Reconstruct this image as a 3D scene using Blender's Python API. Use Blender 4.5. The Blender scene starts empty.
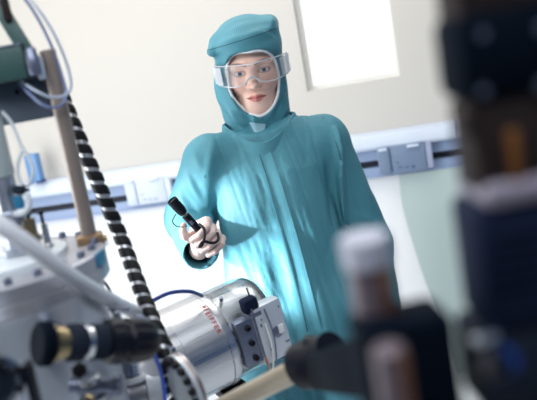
import bpy, bmesh, math, random
import numpy as np
from mathutils import Vector, Matrix, Quaternion
from mathutils.bvhtree import BVHTree

random.seed(4); rng = np.random.RandomState(4)
SC = bpy.context.scene
COL = SC.collection
PI = math.pi
def R(d): return math.radians(d)

# ------------------------------------------------------------------ camera
FPX, PITCH, ROLL = 740.0, R(11.0), R(10.0)
CAM = np.array([0.0, 0.0, 1.60])
Fw = np.array([0, math.cos(PITCH), -math.sin(PITCH)])
U0 = np.array([0, math.sin(PITCH), math.cos(PITCH)])
R0 = np.array([1.0, 0, 0])
XI = math.cos(ROLL) * R0 - math.sin(ROLL) * U0     # picture right
YI = math.sin(ROLL) * R0 + math.cos(ROLL) * U0     # picture up
def P(px, py, d):
    return CAM + d * (Fw + (px - 268.5) / FPX * XI + (200 - py) / FPX * YI)
ROOM = R(-13.0)                                    # the room is turned a little against the camera
def onwall(px, py, yw):
    r = Fw + (px - 268.5) / FPX * XI + (200 - py) / FPX * YI
    c, s = math.cos(-ROOM), math.sin(-ROOM); r = np.array([c * r[0] - s * r[1], s * r[0] + c * r[1], r[2]])
    return CAM + r * (yw / r[1])
cd = bpy.data.cameras.new('camera'); cam = bpy.data.objects.new('camera', cd); COL.objects.link(cam)
cd.sensor_width = 36; cd.lens = FPX / 537 * 36
M = Matrix(((XI[0], YI[0], -Fw[0], CAM[0]), (XI[1], YI[1], -Fw[1], CAM[1]), (XI[2], YI[2], -Fw[2], CAM[2]), (0, 0, 0, 1)))
cam.matrix_world = M
cd.clip_start = 0.05
cd.dof.use_dof = True; cd.dof.focus_distance = 1.88; cd.dof.aperture_fstop = 2.7
SC.camera = cam
SC.view_settings.view_transform = 'Standard'; SC.view_settings.look = 'None'
SC.view_settings.exposure = 0.08; SC.view_settings.gamma = 1.0
SC.view_settings.use_curve_mapping = False
SC.cycles.use_denoising = True
SC.cycles.sample_clamp_indirect = 6.0
SC.cycles.max_bounces = 10; SC.cycles.transparent_max_bounces = 16
SC.cycles.caustics_reflective = False; SC.cycles.caustics_refractive = False

# ------------------------------------------------------------------ materials
def srgb(r, g, b):
    return tuple(((c / 255) / 12.92 if c / 255 <= .04045 else ((c / 255 + .055) / 1.055) ** 2.4) for c in (r, g, b)) + (1,)
def mat(name, col, rough=.5, metal=0, noise=.06, nscale=25, bump=0, bscale=60, spec=None, stretch=None, trans=0, alpha=None, sheen=0, coat=0, emit=None):
    m = bpy.data.materials.new(name); m.use_nodes = True
    nt = m.node_tree; b = nt.nodes['Principled BSDF']
    tc = nt.nodes.new('ShaderNodeTexCoord'); mp = nt.nodes.new('ShaderNodeMapping')
    nt.links.new(tc.outputs['Object'], mp.inputs[0])
    if stretch: mp.inputs['Scale'].default_value = stretch
    n = nt.nodes.new('ShaderNodeTexNoise'); n.inputs['Scale'].default_value = nscale; n.inputs['Detail'].default_value = 4
    nt.links.new(mp.outputs[0], n.inputs['Vector'])
    rp = nt.nodes.new('ShaderNodeMix'); rp.data_type = 'RGBA'
    c = list(col)
    rp.inputs[6].default_value = [max(0, x * (1 - noise)) for x in c[:3]] + [1]
    rp.inputs[7].default_value = [min(1, x * (1 + noise)) for x in c[:3]] + [1]
    nt.links.new(n.outputs[0], rp.inputs[0]); nt.links.new(rp.outputs[2], b.inputs['Base Color'])
    b.inputs['Roughness'].default_value = rough; b.inputs['Metallic'].default_value = metal
    if spec is not None: b.inputs['Specular IOR Level'].default_value = spec
    if trans: b.inputs['Transmission Weight'].default_value = trans
    if alpha is not None: b.inputs['Alpha'].default_value = alpha
    if sheen: b.inputs['Sheen Weight'].default_value = sheen
    if coat: b.inputs['Coat Weight'].default_value = coat
    if emit:
        b.inputs['Emission Color'].default_value = emit[0]; b.inputs['Emission Strength'].default_value = emit[1]
    if bump:
        n2 = nt.nodes.new('ShaderNodeTexNoise'); n2.inputs['Scale'].default_value = bscale; n2.inputs['Detail'].default_value = 3
        nt.links.new(mp.outputs[0], n2.inputs['Vector'])
        bp = nt.nodes.new('ShaderNodeBump'); bp.inputs['Strength'].default_value = bump; bp.inputs['Distance'].default_value = .004
        nt.links.new(n2.outputs[0], bp.inputs['Height']); nt.links.new(bp.outputs[0], b.inputs['Normal'])
    return m
def fabric(name, col):
    m = mat(name, col, rough=.55, noise=.07, nscale=9, sheen=.0, spec=.25, bump=.25, bscale=45)
    nt = m.node_tree; b = nt.nodes['Principled BSDF']
    tc = nt.nodes['Texture Coordinate']
    w = nt.nodes.new('ShaderNodeTexWave'); w.bands_direction = 'X'; w.inputs['Scale'].default_value = 62
    w.inputs['Distortion'].default_value = .5; w.inputs['Detail'].default_value = 1
    nt.links.new(tc.outputs['Object'], w.inputs['Vector'])
    pw = nt.nodes.new('ShaderNodeMath'); pw.operation = 'POWER'; pw.inputs[1].default_value = 5
    nt.links.new(w.outputs['Fac'], pw.inputs[0])
    sc = nt.nodes.new('ShaderNodeMath'); sc.operation = 'MULTIPLY'; sc.inputs[1].default_value = .38
    nt.links.new(pw.outputs[0], sc.inputs[0])
    mx = nt.nodes.new('ShaderNodeMix'); mx.data_type = 'RGBA'
    src = b.inputs['Base Color'].links[0].from_socket
    nt.links.new(sc.outputs[0], mx.inputs[0]); nt.links.new(src, mx.inputs[6])
    mx.inputs[7].default_value = [c * .45 for c in col[:3]] + [1]
    nt.links.new(mx.outputs[2], b.inputs['Base Color'])
    return m
def thinclear(name, tint, refl=.12, haze=0.0, hazecol=(1, 1, 1, 1)):
    m = bpy.data.materials.new(name); m.use_nodes = True; nt = m.node_tree
    nt.nodes.remove(nt.nodes['Principled BSDF']); out = nt.nodes['Material Output']
    t = nt.nodes.new('ShaderNodeBsdfTransparent'); t.inputs[0].default_value = tint
    g = nt.nodes.new('ShaderNodeBsdfGlossy'); g.inputs['Roughness'].default_value = .08
    fr = nt.nodes.new('ShaderNodeLayerWeight'); fr.inputs[0].default_value = .35
    mu = nt.nodes.new('ShaderNodeMath'); mu.operation = 'MULTIPLY_ADD'; mu.inputs[1].default_value = .5; mu.inputs[2].default_value = refl
    nt.links.new(fr.outputs['Fresnel'], mu.inputs[0])
    mx = nt.nodes.new('ShaderNodeMixShader')
    nt.links.new(mu.outputs[0], mx.inputs[0]); nt.links.new(t.outputs[0], mx.inputs[1]); nt.links.new(g.outputs[0], mx.inputs[2])
    last = mx
    if haze:
        d = nt.nodes.new('ShaderNodeBsdfDiffuse'); d.inputs[0].default_value = hazecol
        m2 = nt.nodes.new('ShaderNodeMixShader'); m2.inputs[0].default_value = haze
        nt.links.new(mx.outputs[0], m2.inputs[1]); nt.links.new(d.outputs[0], m2.inputs[2]); last = m2
    nt.links.new(last.outputs[0], out.inputs[0])
    return m

m_wall = mat('cream_wall_paint', srgb(206, 202, 196), .85, noise=.01, nscale=3)
m_lower = mat('white_wall_panel', srgb(246, 247, 250), .5, noise=.01, nscale=3)
m_floor = mat('pale_floor', srgb(226, 229, 232), .35, noise=.03, nscale=6)
m_ceil = mat('ceiling_white', srgb(235, 235, 232), .9, noise=.01)
m_room = mat('room_grey', srgb(112, 134, 168), .9, noise=.02)
m_trunk = mat('trunking_white', srgb(214, 224, 240), .4, noise=.02)
m_trunkplate = mat('trunking_plate', srgb(150, 168, 200), .45, noise=.03)
m_slot = mat('dark_slot', srgb(25, 32, 48), .6)
m_boxgrey = mat('socket_grey', srgb(122, 140, 168), .45, noise=.03)
m_boxpale = mat('socket_pale', srgb(205, 214, 232), .45, noise=.02)
m_boxedge = mat('socket_edge', srgb(172, 180, 208), .5)
m_blue = mat('blue_plastic', srgb(96, 142, 194), .4)
m_pale_area = mat('pale_green_area', srgb(186, 202, 200), .7, noise=.03, nscale=4)
m_teal = fabric('teal_gown', srgb(82, 145, 161))
m_tealseam = mat('teal_seam', srgb(38, 96, 112), .7)
m_white = mat('white_trim', srgb(236, 240, 244), .6, noise=.03)
m_glove = mat('pale_glove', srgb(232, 205, 200), .5, noise=.05, nscale=40)
m_black = mat('black_plastic', srgb(8, 14, 28), .42, noise=.1, spec=.3)
m_blacksoft = mat('black_matte', srgb(5, 15, 28), .8, noise=.1, spec=.06)
m_navy = mat('dark_navy_housing', srgb(20, 30, 54), .7, noise=.1, spec=.1)
m_brown = mat('dark_brown_panel', srgb(44, 36, 36), .7, noise=.2, nscale=12, spec=.2)
m_darkgrey = mat('dark_grey_body', srgb(32, 40, 54), .7, noise=.15, spec=.1)
m_orange = mat('amber_plastic', srgb(118, 74, 30), .5)
m_steel = mat('polished_steel', (.72, .74, .78, 1), .2, 1, noise=.06, nscale=30)
m_flange = mat('flange_steel', (.44, .45, .51, 1), .38, .55, noise=.14, nscale=9)
m_brush = mat('brushed_steel', (.70, .72, .77, 1), .28, 1, noise=.10, nscale=30, stretch=(1, 1, 1))
m_satin = mat('satin_steel', (.56, .60, .68, 1), .42, 1, noise=.10, nscale=14)
m_pipe = mat('dull_steel', (.50, .50, .53, 1), .35, 1, noise=.1)
m_brass = mat('brass', (.40, .32, .19, 1), .3, 1, noise=.1)
def streaked(m, A, B, C, amt):
    nt = m.node_tree; b = nt.nodes['Principled BSDF']; tc = nt.nodes['Texture Coordinate']; cx = nt.nodes.new('ShaderNodeCombineXYZ')
    for i, (ax, k) in enumerate(((A, 1.5), (B, 60), (C, 60))):
        d = nt.nodes.new('ShaderNodeVectorMath'); d.operation = 'DOT_PRODUCT'; d.inputs[1].default_value = [float(v) * k for v in ax]
        nt.links.new(tc.outputs['Object'], d.inputs[0]); nt.links.new(d.outputs['Value'], cx.inputs[i])
    n = nt.nodes.new('ShaderNodeTexNoise'); n.inputs['Scale'].default_value = 1.0; n.inputs['Detail'].default_value = 5
    nt.links.new(cx.outputs[0], n.inputs['Vector'])
    mr = nt.nodes.new('ShaderNodeMapRange'); mr.inputs[1].default_value = .3; mr.inputs[2].default_value = .7; mr.inputs[3].default_value = .20; mr.inputs[4].default_value = .20 + amt
    nt.links.new(n.outputs[0], mr.inputs[0]); nt.links.new(mr.outputs[0], b.inputs['Roughness'])
    mx = nt.nodes.new('ShaderNodeMix'); mx.data_type = 'RGBA'; mx.inputs[6].default_value = (.60, .61, .66, 1); mx.inputs[7].default_value = (.74, .75, .79, 1)
    nt.links.new(n.outputs[0], mx.inputs[0]); nt.links.new(mx.outputs[2], b.inputs['Base Color'])
m_tan = mat('tan_fitting', srgb(150, 122, 92), .45, .5, noise=.12)
m_pole = mat('taupe_pole', srgb(150, 138, 131), .38, .35, noise=.06, nscale=30)
m_rod = mat('cream_rod', srgb(206, 192, 170), .28, .45, noise=.05)
m_green = mat('dark_green_paint', srgb(52, 84, 84), .5, noise=.08)
m_plate = mat('slate_plate', srgb(96, 108, 122), .5, .3, noise=.12, nscale=18)
m_paleplastic = mat('pale_plastic', srgb(214, 222, 230), .35, noise=.04)
m_hose = mat('white_hose', srgb(230, 234, 244), .38, noise=.04)
m_wire = mat('grey_blue_wire', srgb(120, 135, 178), .35)
m_wire2 = mat('pale_wire', srgb(172, 184, 205), .3)
m_bluecable = mat('blue_cable', srgb(28, 62, 140), .4)
m_brightblue = mat('bright_blue_cable', srgb(52, 98, 214), .4)
m_teal_plastic = mat('teal_glint', srgb(40, 120, 160), .4)
m_red = mat('red_ink', srgb(196, 44, 40), .5)
m_orangewire = mat('orange_wire', srgb(214, 150, 110), .5)
m_ctrl = mat('white_panel_metal', srgb(216, 222, 232), .3, .35, noise=.04)
m_grey = mat('grey_metal', srgb(120, 128, 150), .35, .6, noise=.1)
m_rubber = mat('black_rubber', srgb(16, 18, 24), .55, spec=.3)
m_clear = thinclear('clear_plastic', (.93, .97, .98, 1), .08, .10, (.8, .9, .95, 1))
m_lens = thinclear('goggle_lens', (.99, .99, .99, 1), .02, .06, (.9, .93, .97, 1))
m_gframe = thinclear('goggle_frame', (.92, .94, .97, 1), .08, .38, (.86, .89, .95, 1))
m_sun_patch = thinclear('sun_patch_glass', (.98, .98, .98, 1), .03)
m_collar = mat('dim_collar', srgb(140, 134, 150), .5, noise=.05)
m_cable_core = mat('cable_core', (.55, .56, .60, 1), .38, .8, noise=.1)
m_pinkcap = mat('pale_cap', srgb(186, 188, 206), .4, noise=.03)
m_taupe = mat('taupe_tube', srgb(112, 100, 110), .4, .2, noise=.08)
m_browntube = mat('brown_tube', srgb(104, 70, 52), .5, .1, noise=.1)

# ------------------------------------------------------------------ mesh helpers
def frame(axis, up=(0, 0, 1)):
    a = Vector(axis).normalized(); u = Vector(up)
    if abs(a.dot(u.normalized())) > .98: u = Vector((0, 1, 0)) if abs(a.y) < .9 else Vector((1, 0, 0))
    b = (u - a * u.dot(a)).normalized(); c = a.cross(b)
    return a, b, c
class MB:
    def __init__(s): s.v = []; s.f = []; s.sm = []
    def add(s, vs, fs, smooth=True):
        o = len(s.v); s.v += [tuple(map(float, v)) for v in vs]
        for f in fs: s.f.append([i + o for i in f]); s.sm.append(smooth)
        return s
    def box(s, c, size, X=(1, 0, 0), Y=(0, 1, 0), Z=(0, 0, 1), bev=0.0):
        bm = bmesh.new(); bmesh.ops.create_cube(bm, size=1)
        for v in bm.verts: v.co = Vector((v.co.x * size[0], v.co.y * size[1], v.co.z * size[2]))
        if bev: bmesh.ops.bevel(bm, geom=list(bm.edges), offset=min(bev, min(size) * .45), segments=2, profile=.5, affect='EDGES')
        X, Y, Z, c = Vector(X), Vector(Y), Vector(Z), Vector(c)
        bm.verts.ensure_lookup_table()
        s.add([c + X * v.co.x + Y * v.co.y + Z * v.co.z for v in bm.verts], [[v.index for v in f.verts] for f in bm.faces], False)
        bm.free(); return s
    def lathe(s, o, axis, prof, n=40, up=(0, 0, 1), cap=True, smooth=True):
        a, b, c = frame(axis, up); o = Vector(o); vs = []; fs = []
        for t, r in prof:
            for k in range(n):
                q = 2 * PI * k / n
                vs.append(o + a * t + (b * math.cos(q) + c * math.sin(q)) * r)
        for i in range(len(prof) - 1):
            for k in range(n):
                k2 = (k + 1) % n
                fs.append([i * n + k, i * n + k2, (i + 1) * n + k2, (i + 1) * n + k])
        if cap:
            fs.append(list(range(n))[::-1]); fs.append([(len(prof) - 1) * n + k for k in range(n)])
        return s.add(vs, fs, smooth)
    def cyl(s, p0, p1, r, n=28, bev=0.0, r2=None):
        p0, p1 = Vector(p0), Vector(p1); L = (p1 - p0).length; r2 = r if r2 is None else r2
        if bev: pr = [(0, r - bev), (bev, r), (L - bev, r2), (L, r2 - bev)]
        else: pr = [(0, r), (L, r2)]
        return s.lathe(p0, p1 - p0, pr, n)
    def tube(s, pts, r, n=12, res=8, taper=None, closed=False):
        pts = spline(pts, res, closed); m = len(pts); vs = []; fs = []
        T = []
        for i in range(m):
            if closed: t = pts[(i + 1) % m] - pts[i - 1]
            else: t = pts[min(i + 1, m - 1)] - pts[max(i - 1, 0)]
            T.append(t.normalized())
        a, b, c = frame(T[0]); 
        for i in range(m):
            b = (b - T[i] * b.dot(T[i])).normalized(); c = T[i].cross(b)
            rr = r if taper is None else r * taper(i / (m - 1))
            for k in range(n):
                q = 2 * PI * k / n; vs.append(pts[i] + (b * math.cos(q) + c * math.sin(q)) * rr)
        mm = m if closed else m - 1
        for i in range(mm):
            j = (i + 1) % m
            for k in range(n):
                k2 = (k + 1) % n; fs.append([i * n + k, i * n + k2, j * n + k2, j * n + k])
        if not closed:
            fs.append(list(range(n))[::-1]); fs.append([(m - 1) * n + k for k in range(n)])
        return s.add(vs, fs, True)
def spline(pts, res=8, closed=False):
    pts = [Vector(tuple(p)) for p in pts]
    if len(pts) == 2 and not closed: return [pts[0].lerp(pts[1], i / res) for i in range(res + 1)]
    n = len(pts); out = []
    seg = n if closed else n - 1
    for i in range(seg):
        if closed: p0, p1, p2, p3 = pts[i - 1], pts[i], pts[(i + 1) % n], pts[(i + 2) % n]
        else: p0, p1, p2, p3 = pts[max(i - 1, 0)], pts[i], pts[i + 1], pts[min(i + 2, n - 1)]
        for k in range(res):
            t = k / res
            out.append(.5 * ((2 * p1) + (p2 - p0) * t + (2 * p0 - 5 * p1 + 4 * p2 - p3) * t * t + (3 * p1 - p0 - 3 * p2 + p3) * t ** 3))
    if not closed: out.append(pts[-1])
    return out
def empty(name, loc, label, cat, group=None):
    o = bpy.data.objects.new(name, None); COL.objects.link(o); o.location = Vector(tuple(loc)); o.empty_display_size = .05
    o['label'] = label; o['category'] = cat
    if group: o['group'] = group
    return o
def wloc(o):
    v = Vector(o.location)
    while o.parent: o = o.parent; v += Vector(o.location)
    return v
def build(name, mb, m, parent=None, label=None, cat=None, group=None, kind=None, origin=None):
    me = bpy.data.meshes.new(name)
    base = wloc(parent) if parent else Vector((0, 0, 0))
    org = Vector(tuple(origin)) if origin is not None else (base if parent else sum((Vector(v) for v in mb.v), Vector()) / len(mb.v))
    me.from_pydata([Vector(v) - org for v in mb.v], [], mb.f); me.validate(); me.update()
    bm = bmesh.new(); bm.from_mesh(me); bmesh.ops.recalc_face_normals(bm, faces=bm.faces)
    bm.to_mesh(me); bm.free()
    me.shade_smooth(); me.set_sharp_from_angle(angle=R(38))
    me.materials.append(m)
    o = bpy.data.objects.new(name, me); COL.objects.link(o)
    if parent: o.parent = parent; o.location = org - base
    else: o.location = org
    if label: o['label'] = label
    if cat: o['category'] = cat
    if group: o['group'] = group
    if kind: o['kind'] = kind
    return o
def dup(o, parent, world, quat=None):
    c = o.copy(); COL.objects.link(c); c.parent = parent
    c.location = Vector(tuple(world)) - (wloc(parent) if parent else Vector())
    if quat is not None: c.rotation_mode = 'QUATERNION'; c.rotation_quaternion = quat
    return c
def vec(p): return Vector(tuple(float(x) for x in p))

# ------------------------------------------------------------------ room
YW = 3.36; XL, XR, YF, ZC = -2.6, 2.6, -2.6, 2.8
zt = onwall(440, 168, YW)[2]                       # joint between upper and lower wall finish
def struct(name, mb, m): return build(name, mb, m, kind='structure')
struct('floor', MB().box((0, .4, -.05), (XR - XL + .4, YW - YF + .4, .1)), m_floor)
struct('ceiling', MB().box((0, .4, ZC + .05), (XR - XL + .4, YW - YF + .4, .1)), m_ceil)
struct('wall_left', MB().box((XL - .05, .4, ZC / 2), (.1, YW - YF + .4, ZC)), m_wall)
struct('wall_right', MB().box((XR + .05, .4, ZC / 2), (.1, YW - YF + .4, ZC)), m_room)
struct('wall_front', MB().box((0, YF - .05, ZC / 2), (XR - XL, .1, ZC)), m_room)
# back wall; framed opening stands in for a patch of sunlight on it
w0 = onwall(308, 96, YW); w1 = onwall(402, 74, YW)
wx0, wx1 = w0[0], w1[0] - .01; wz0 = (w0[2] + w1[2]) / 2 + .005; wz1 = wz0 + .78
b = MB()
def wallrect(x0, x1, z0, z1): b.box(((x0 + x1) / 2, YW + .06, (z0 + z1) / 2), (x1 - x0, .12, z1 - z0))
wallrect(XL, wx0, zt, ZC); wallrect(wx1, XR, zt, ZC); wallrect(wx0, wx1, zt, wz0); wallrect(wx0, wx1, wz1, ZC)
struct('wall_back', b, m_wall)
struct('wall_back_panel', MB().box((0, YW + .06, zt / 2), (XR - XL, .12, zt)), m_lower)
b = MB()
for (x0, x1, z0, z1) in ((wx0, wx1, wz0, wz0 + .02), (wx0, wx1, wz1 - .02, wz1), (wx0, wx0 + .02, wz0 + .02, wz1 - .02), (wx1 - .02, wx1, wz0 + .02, wz1 - .02)):
    b.box(((x0 + x1) / 2, YW + .07, (z0 + z1) / 2), (x1 - x0, .05, z1 - z0))
struct('sun_patch_frame', b, m_ceil)
struct('sun_patch_pane', MB().box(((wx0 + wx1) / 2, YW + .07, (wz0 + wz1) / 2), (wx1 - wx0 - .04, .006, wz1 - wz0 - .04)), m_sun_patch)

# wall trunking
zr1 = onwall(463, 118, YW)[2]; zr0 = onwall(463, 135, YW)[2]; zp0 = onwall(463, 164, YW)[2]
zs1 = onwall(463, 147, YW)[2]; zs0 = onwall(463, 154, YW)[2]
tx0, tx1 = XL + .02, XR - .02
tr = empty('wall_trunking', (0, YW - .03, zp0), 'long pale blue-white cable trunking with rounded top rail running along the back wall', 'trunking')
prof = [(YW - .001, zr0), (YW - .075, zr0), (YW - .088, zr0 + .012), (YW - .09, zr0 + .03), (YW - .08, zr1 - .012), (YW - .06, zr1), (YW - .001, zr1)]
b = MB()
b.add([(tx0, y, z) for y, z in prof] + [(tx1, y, z) for y, z in prof],
      [[i, i + 1, i + 1 + len(prof), i + len(prof)] for i in range(len(prof) - 1)] + [list(range(len(prof))), list(range(len(prof), 2 * len(prof)))], True)
build('top_rail', b, m_trunk, tr)
b = MB(); b.box((0, YW - .021, (zs1 + zr0) / 2), (tx1 - tx0, .04, zr0 - zs1 - .002)); b.box((0, YW - .021, (zs0 + zp0) / 2), (tx1 - tx0, .04, zs0 - zp0))
b.box((0, YW - .024, zp0 + .004), (tx1 - tx0, .05, .008))
build('face_plate', b, m_trunkplate, tr)
build('groove', MB().box((0, YW - .006, (zs0 + zs1) / 2), (tx1 - tx0, .01, zs1 - zs0 + .004)), m_slot, tr)
jx = onwall(456, 128, YW)[0]
build('rail_joint', MB().box((jx, YW - .05, (zr0 + zr1) / 2), (.006, .085, zr1 - zr0 + .004), bev=.001), m_boxedge, tr)

def socket_box(px0, px1, pyt, pyb, label, body, edge, side, marks):
    a = onwall(px0, (pyt + pyb) / 2 + .5 * (px1 - px0) * .17, YW - .09); c = onwall(px1, (pyt + pyb) / 2 - .5 * (px1 - px0) * .17, YW - .09)
    zt_ = onwall((px0 + px1) / 2, pyt, YW - .09)[2]; zb_ = onwall((px0 + px1) / 2, pyb, YW - .09)[2]
    x0, x1 = a[0], c[0]; w = x1 - x0; h = zt_ - zb_; cx = (x0 + x1) / 2; cz = (zt_ + zb_) / 2; y = YW - .066
    e = empty('socket_box', (cx, YW - .04, zb_), label, 'socket box', 'socket boxes on the wall trunking')
    build('casing', MB().box((cx - .06 * w, y, cz), (w * .86, .052, h), bev=.006), body, e)
    build('side_cover', MB().box((x1 - .09 * w, y + .004, cz), (w * .16, .044, h * .97), bev=.005), side, e)
    build('hinged_lid', MB().box((x0 + .10 * w, y - .028, cz - .005 * h), (w * .22, .008, h * .9), bev=.003), body, e)
    lb = MB().box((x0 + .10 * w, y - .033, cz + h * .42), (w * .16, .01, h * .10), bev=.003)
    build('latch', lb, edge, e)
    build('latch', MB().box((x0 + .66 * w, y - .030, cz + h * .42), (w * .22, .012, h * .10), bev=.003), edge, e)
    build('seam', MB().box((x0 + .225 * w, y - .0265, cz), (.004, .004, h * .9)), marks, e)
    for (fx, fz, s) in ((.34, -.12, .006), (.36, -.30, .005), (.40, -.30, .005), (.48, -.33, .005), (.52, -.32, .005), (.62, -.34, .009)):
        build('mark', MB().box((x0 + fx * w, y - .0265, cz + fz * h), (s * 1.5, .003, s)), marks, e)
    return e
m_mark = mat('mark_ink', srgb(66, 84, 120), .6); m_palemark = mat('pale_mark', srgb(160, 174, 204), .6)
socket_box(379, 433, 144, 172, 'grey-blue socket box with two latches on the wall trunking, right of the person', m_boxgrey, m_trunk, m_boxedge, m_mark)
socket_box(127, 171, 177, 204, 'pale white socket box on the wall trunking, left of the person', m_boxpale, m_trunk, m_trunk, m_palemark)
# shadowed cover strip above the pale box
# blue box on the wall behind the taupe pole
q = onwall(40, 166, YW - .06)
e = empty('blue_wall_box', (q[0], YW - .03, q[2] - .07), 'small blue box on the back wall trunking, left of the taupe pole', 'wall box')
build('casing', MB().box((q[0], YW - .115, q[2]), (.062, .05, .14), bev=.005), m_blue, e)
build('foot', MB().box((q[0] + .02, YW - .115, q[2] - .068), (.03, .052, .016), bev=.003), mat('blue_foot', srgb(40, 70, 120), .5), e)

# pale area below the trunking, modelled as a thin sheet with a curved edge
pts = [(399, 172), (402, 203), (409, 230), (422, 271), (434, 305), (451, 357), (465, 400), (480, 440)]
b = MB(); n = 26; rows = []
for i, (px, py) in enumerate([(v.x, v.y) for v in spline([(p[0], p[1], 0) for p in pts], 4)]):
    e_ = onwall(px, py, YW - .05); rows.append((e_[0], e_[2]))
rows = [(x, min(z, zp0 - .002)) for x, z in rows]
xr = rows[0][0] + 1.05
front = []; back = []
for (x, z) in rows:
    for k in range(n + 1):
        t = k / n; xx = x + (xr - x) * t; yy = YW - .05 + .010 * math.sin(xx * 16) * min(1, 3 * (zp0 - z))
        front.append((xx, yy, z)); back.append((xx, yy + .006, z))
m_ = len(rows); F = []
for i in range(m_ - 1):
    for k in range(n):
        a = i * (n + 1) + k; F.append([a, a + 1, a + n + 2, a + n + 1])
N_ = len(front); F2 = [[i + N_ for i in f[::-1]] for f in F]
edge = [i for i in range(n + 1)] + [i * (n + 1) + n for i in range(1, m_)] + [(m_ - 1) * (n + 1) + k for k in range(n - 1, -1, -1)] + [i * (n + 1) for i in range(m_ - 2, 0, -1)]
F3 = [[edge[i], edge[(i + 1) % len(edge)], edge[(i + 1) % len(edge)] + N_, edge[i] + N_] for i in range(len(edge))]
b.add(front + back, F + F2 + F3, True)
o = build('pale_area', b, m_pale_area); o['label'] = 'pale grey-green area with a curved left edge below the trunking at the right'; o['category'] = 'sheet'

for o in list(SC.objects):
    if o.parent is None and o.type in {'MESH', 'EMPTY'}:
        o.location = Matrix.Rotation(ROOM, 4, 'Z') @ o.location; o.rotation_euler = (0, 0, ROOM)

# ------------------------------------------------------------------ distance-field modelling for the figure
def grid_axis(lo, hi, fine=None, h=.009, hf=.0022):
    if not fine: return np.arange(lo, hi + h, h).astype(np.float32)
    out = [lo]
    while out[-1] < hi:
        x = out[-1]; out.append(x + (hf if fine[0] <= x < fine[1] else h if not (fine[0] - h < x < fine[0]) else max(fine[0] - x, hf)))
    return np.array(out, np.float32)
def surfnet(Fv, xs, ys, zs):
    nx, ny, nz = Fv.shape
    c = [Fv[i:nx - 1 + i, j:ny - 1 + j, k:nz - 1 + k] for i in (0, 1) for j in (0, 1) for k in (0, 1)]
    neg = sum((a < 0).astype(np.int8) for a in c); act = (neg > 0) & (neg < 8)
    I = np.argwhere(act); idx = -np.ones(act.shape, np.int64); idx[act] = np.arange(len(I))
    val = np.stack([a[act] for a in c], 1)
    off = np.array([(i, j, k) for i in (0, 1) for j in (0, 1) for k in (0, 1)])
    pos = np.zeros((len(I), 3)); cnt = np.zeros(len(I))
    for a in range(8):
        for b_ in range(a + 1, 8):
            if np.abs(off[a] - off[b_]).sum() == 1:
                va, vb = val[:, a], val[:, b_]; m = (va < 0) != (vb < 0)
                t = np.where(m, va / np.where(va == vb, 1, va - vb), 0)
                p = off[a] + t[:, None] * (off[b_] - off[a]); pos += p * m[:, None]; cnt += m
    pos /= np.maximum(cnt, 1)[:, None]
    V = np.stack([xs[I[:, 0]] + pos[:, 0] * (xs[np.minimum(I[:, 0] + 1, nx - 1)] - xs[I[:, 0]]),
                  ys[I[:, 1]] + pos[:, 1] * (ys[np.minimum(I[:, 1] + 1, ny - 1)] - ys[I[:, 1]]),
                  zs[I[:, 2]] + pos[:, 2] * (zs[np.minimum(I[:, 2] + 1, nz - 1)] - zs[I[:, 2]])], 1)
    Q = []
    for ax in range(3):
        s0 = [slice(None)] * 3; s1 = [slice(None)] * 3
        s0[ax] = slice(0, -1); s1[ax] = slice(1, None)
        A, B = Fv[tuple(s0)] < 0, Fv[tuple(s1)] < 0
        E = np.argwhere(A != B); u, w = [(1, 2), (0, 2), (0, 1)][ax]
        ok = (E[:, u] > 0) & (E[:, w] > 0) & (E[:, u] < Fv.shape[u] - 1) & (E[:, w] < Fv.shape[w] - 1); E = E[ok]
        du = np.zeros(3, int); du[u] = 1; dw = np.zeros(3, int); dw[w] = 1
        q = np.stack([idx[tuple((E - d).T)] for d in (0 * du, du, du + dw, dw)], 1)
        flip = A[tuple(E.T)] ^ (ax == 1); q[flip] = q[flip][:, ::-1]; Q.append(q[(q >= 0).all(1)])
    return V, np.concatenate(Q)
def smin(a, b, k):
    h = np.clip(.5 + .5 * (b - a) / k, 0, 1); return b + (a - b) * h - k * h * (1 - h)
def smax(a, b, k): return -smin(-a, -b, k)
class G:
    def __init__(s, xs, ys, zs):
        s.xs, s.ys, s.zs = xs, ys, zs; s.X = xs[:, None, None]; s.Y = ys[None, :, None]; s.Z = zs[None, None, :]
    def caps(s, a, b, r1, r2):
        a, b = np.array(a, np.float32), np.array(b, np.float32); d = b - a; L2 = max(float(d @ d), 1e-9)
        t = np.clip(((s.X - a[0]) * d[0] + (s.Y - a[1]) * d[1] + (s.Z - a[2]) * d[2]) / L2, 0, 1)
        return np.sqrt((s.X - a[0] - t * d[0]) ** 2 + (s.Y - a[1] - t * d[1]) ** 2 + (s.Z - a[2] - t * d[2]) ** 2) - (r1 + (r2 - r1) * t)
    def ell(s, c, r):
        q = np.sqrt(((s.X - c[0]) / r[0]) ** 2 + ((s.Y - c[1]) / r[1]) ** 2 + ((s.Z - c[2]) / r[2]) ** 2)
        return (q - 1) * min(r)
    def sph(s, c, r): return s.caps(c, c, r, r)
def np_mesh(name, V, Q, m, parent, smooth=True):
    base = np.array(wloc(parent)); me = bpy.data.meshes.new(name)
    me.vertices.add(len(V)); me.vertices.foreach_set('co', (V - base).astype(np.float32).ravel())
    me.loops.add(Q.size); me.loops.foreach_set('vertex_index', Q.ravel().astype(np.int32))
    me.polygons.add(len(Q)); me.polygons.foreach_set('loop_start', np.arange(0, Q.size, 4, dtype=np.int32))
    me.update(calc_edges=True); me.validate()
    bm = bmesh.new(); bm.from_mesh(me); bmesh.ops.recalc_face_normals(bm, faces=bm.faces); bm.to_mesh(me); bm.free()
    for p in me.polygons: p.use_smooth = True
    if m: me.materials.append(m)
    o = bpy.data.objects.new(name, me); COL.objects.link(o); o.parent = parent; return o
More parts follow.
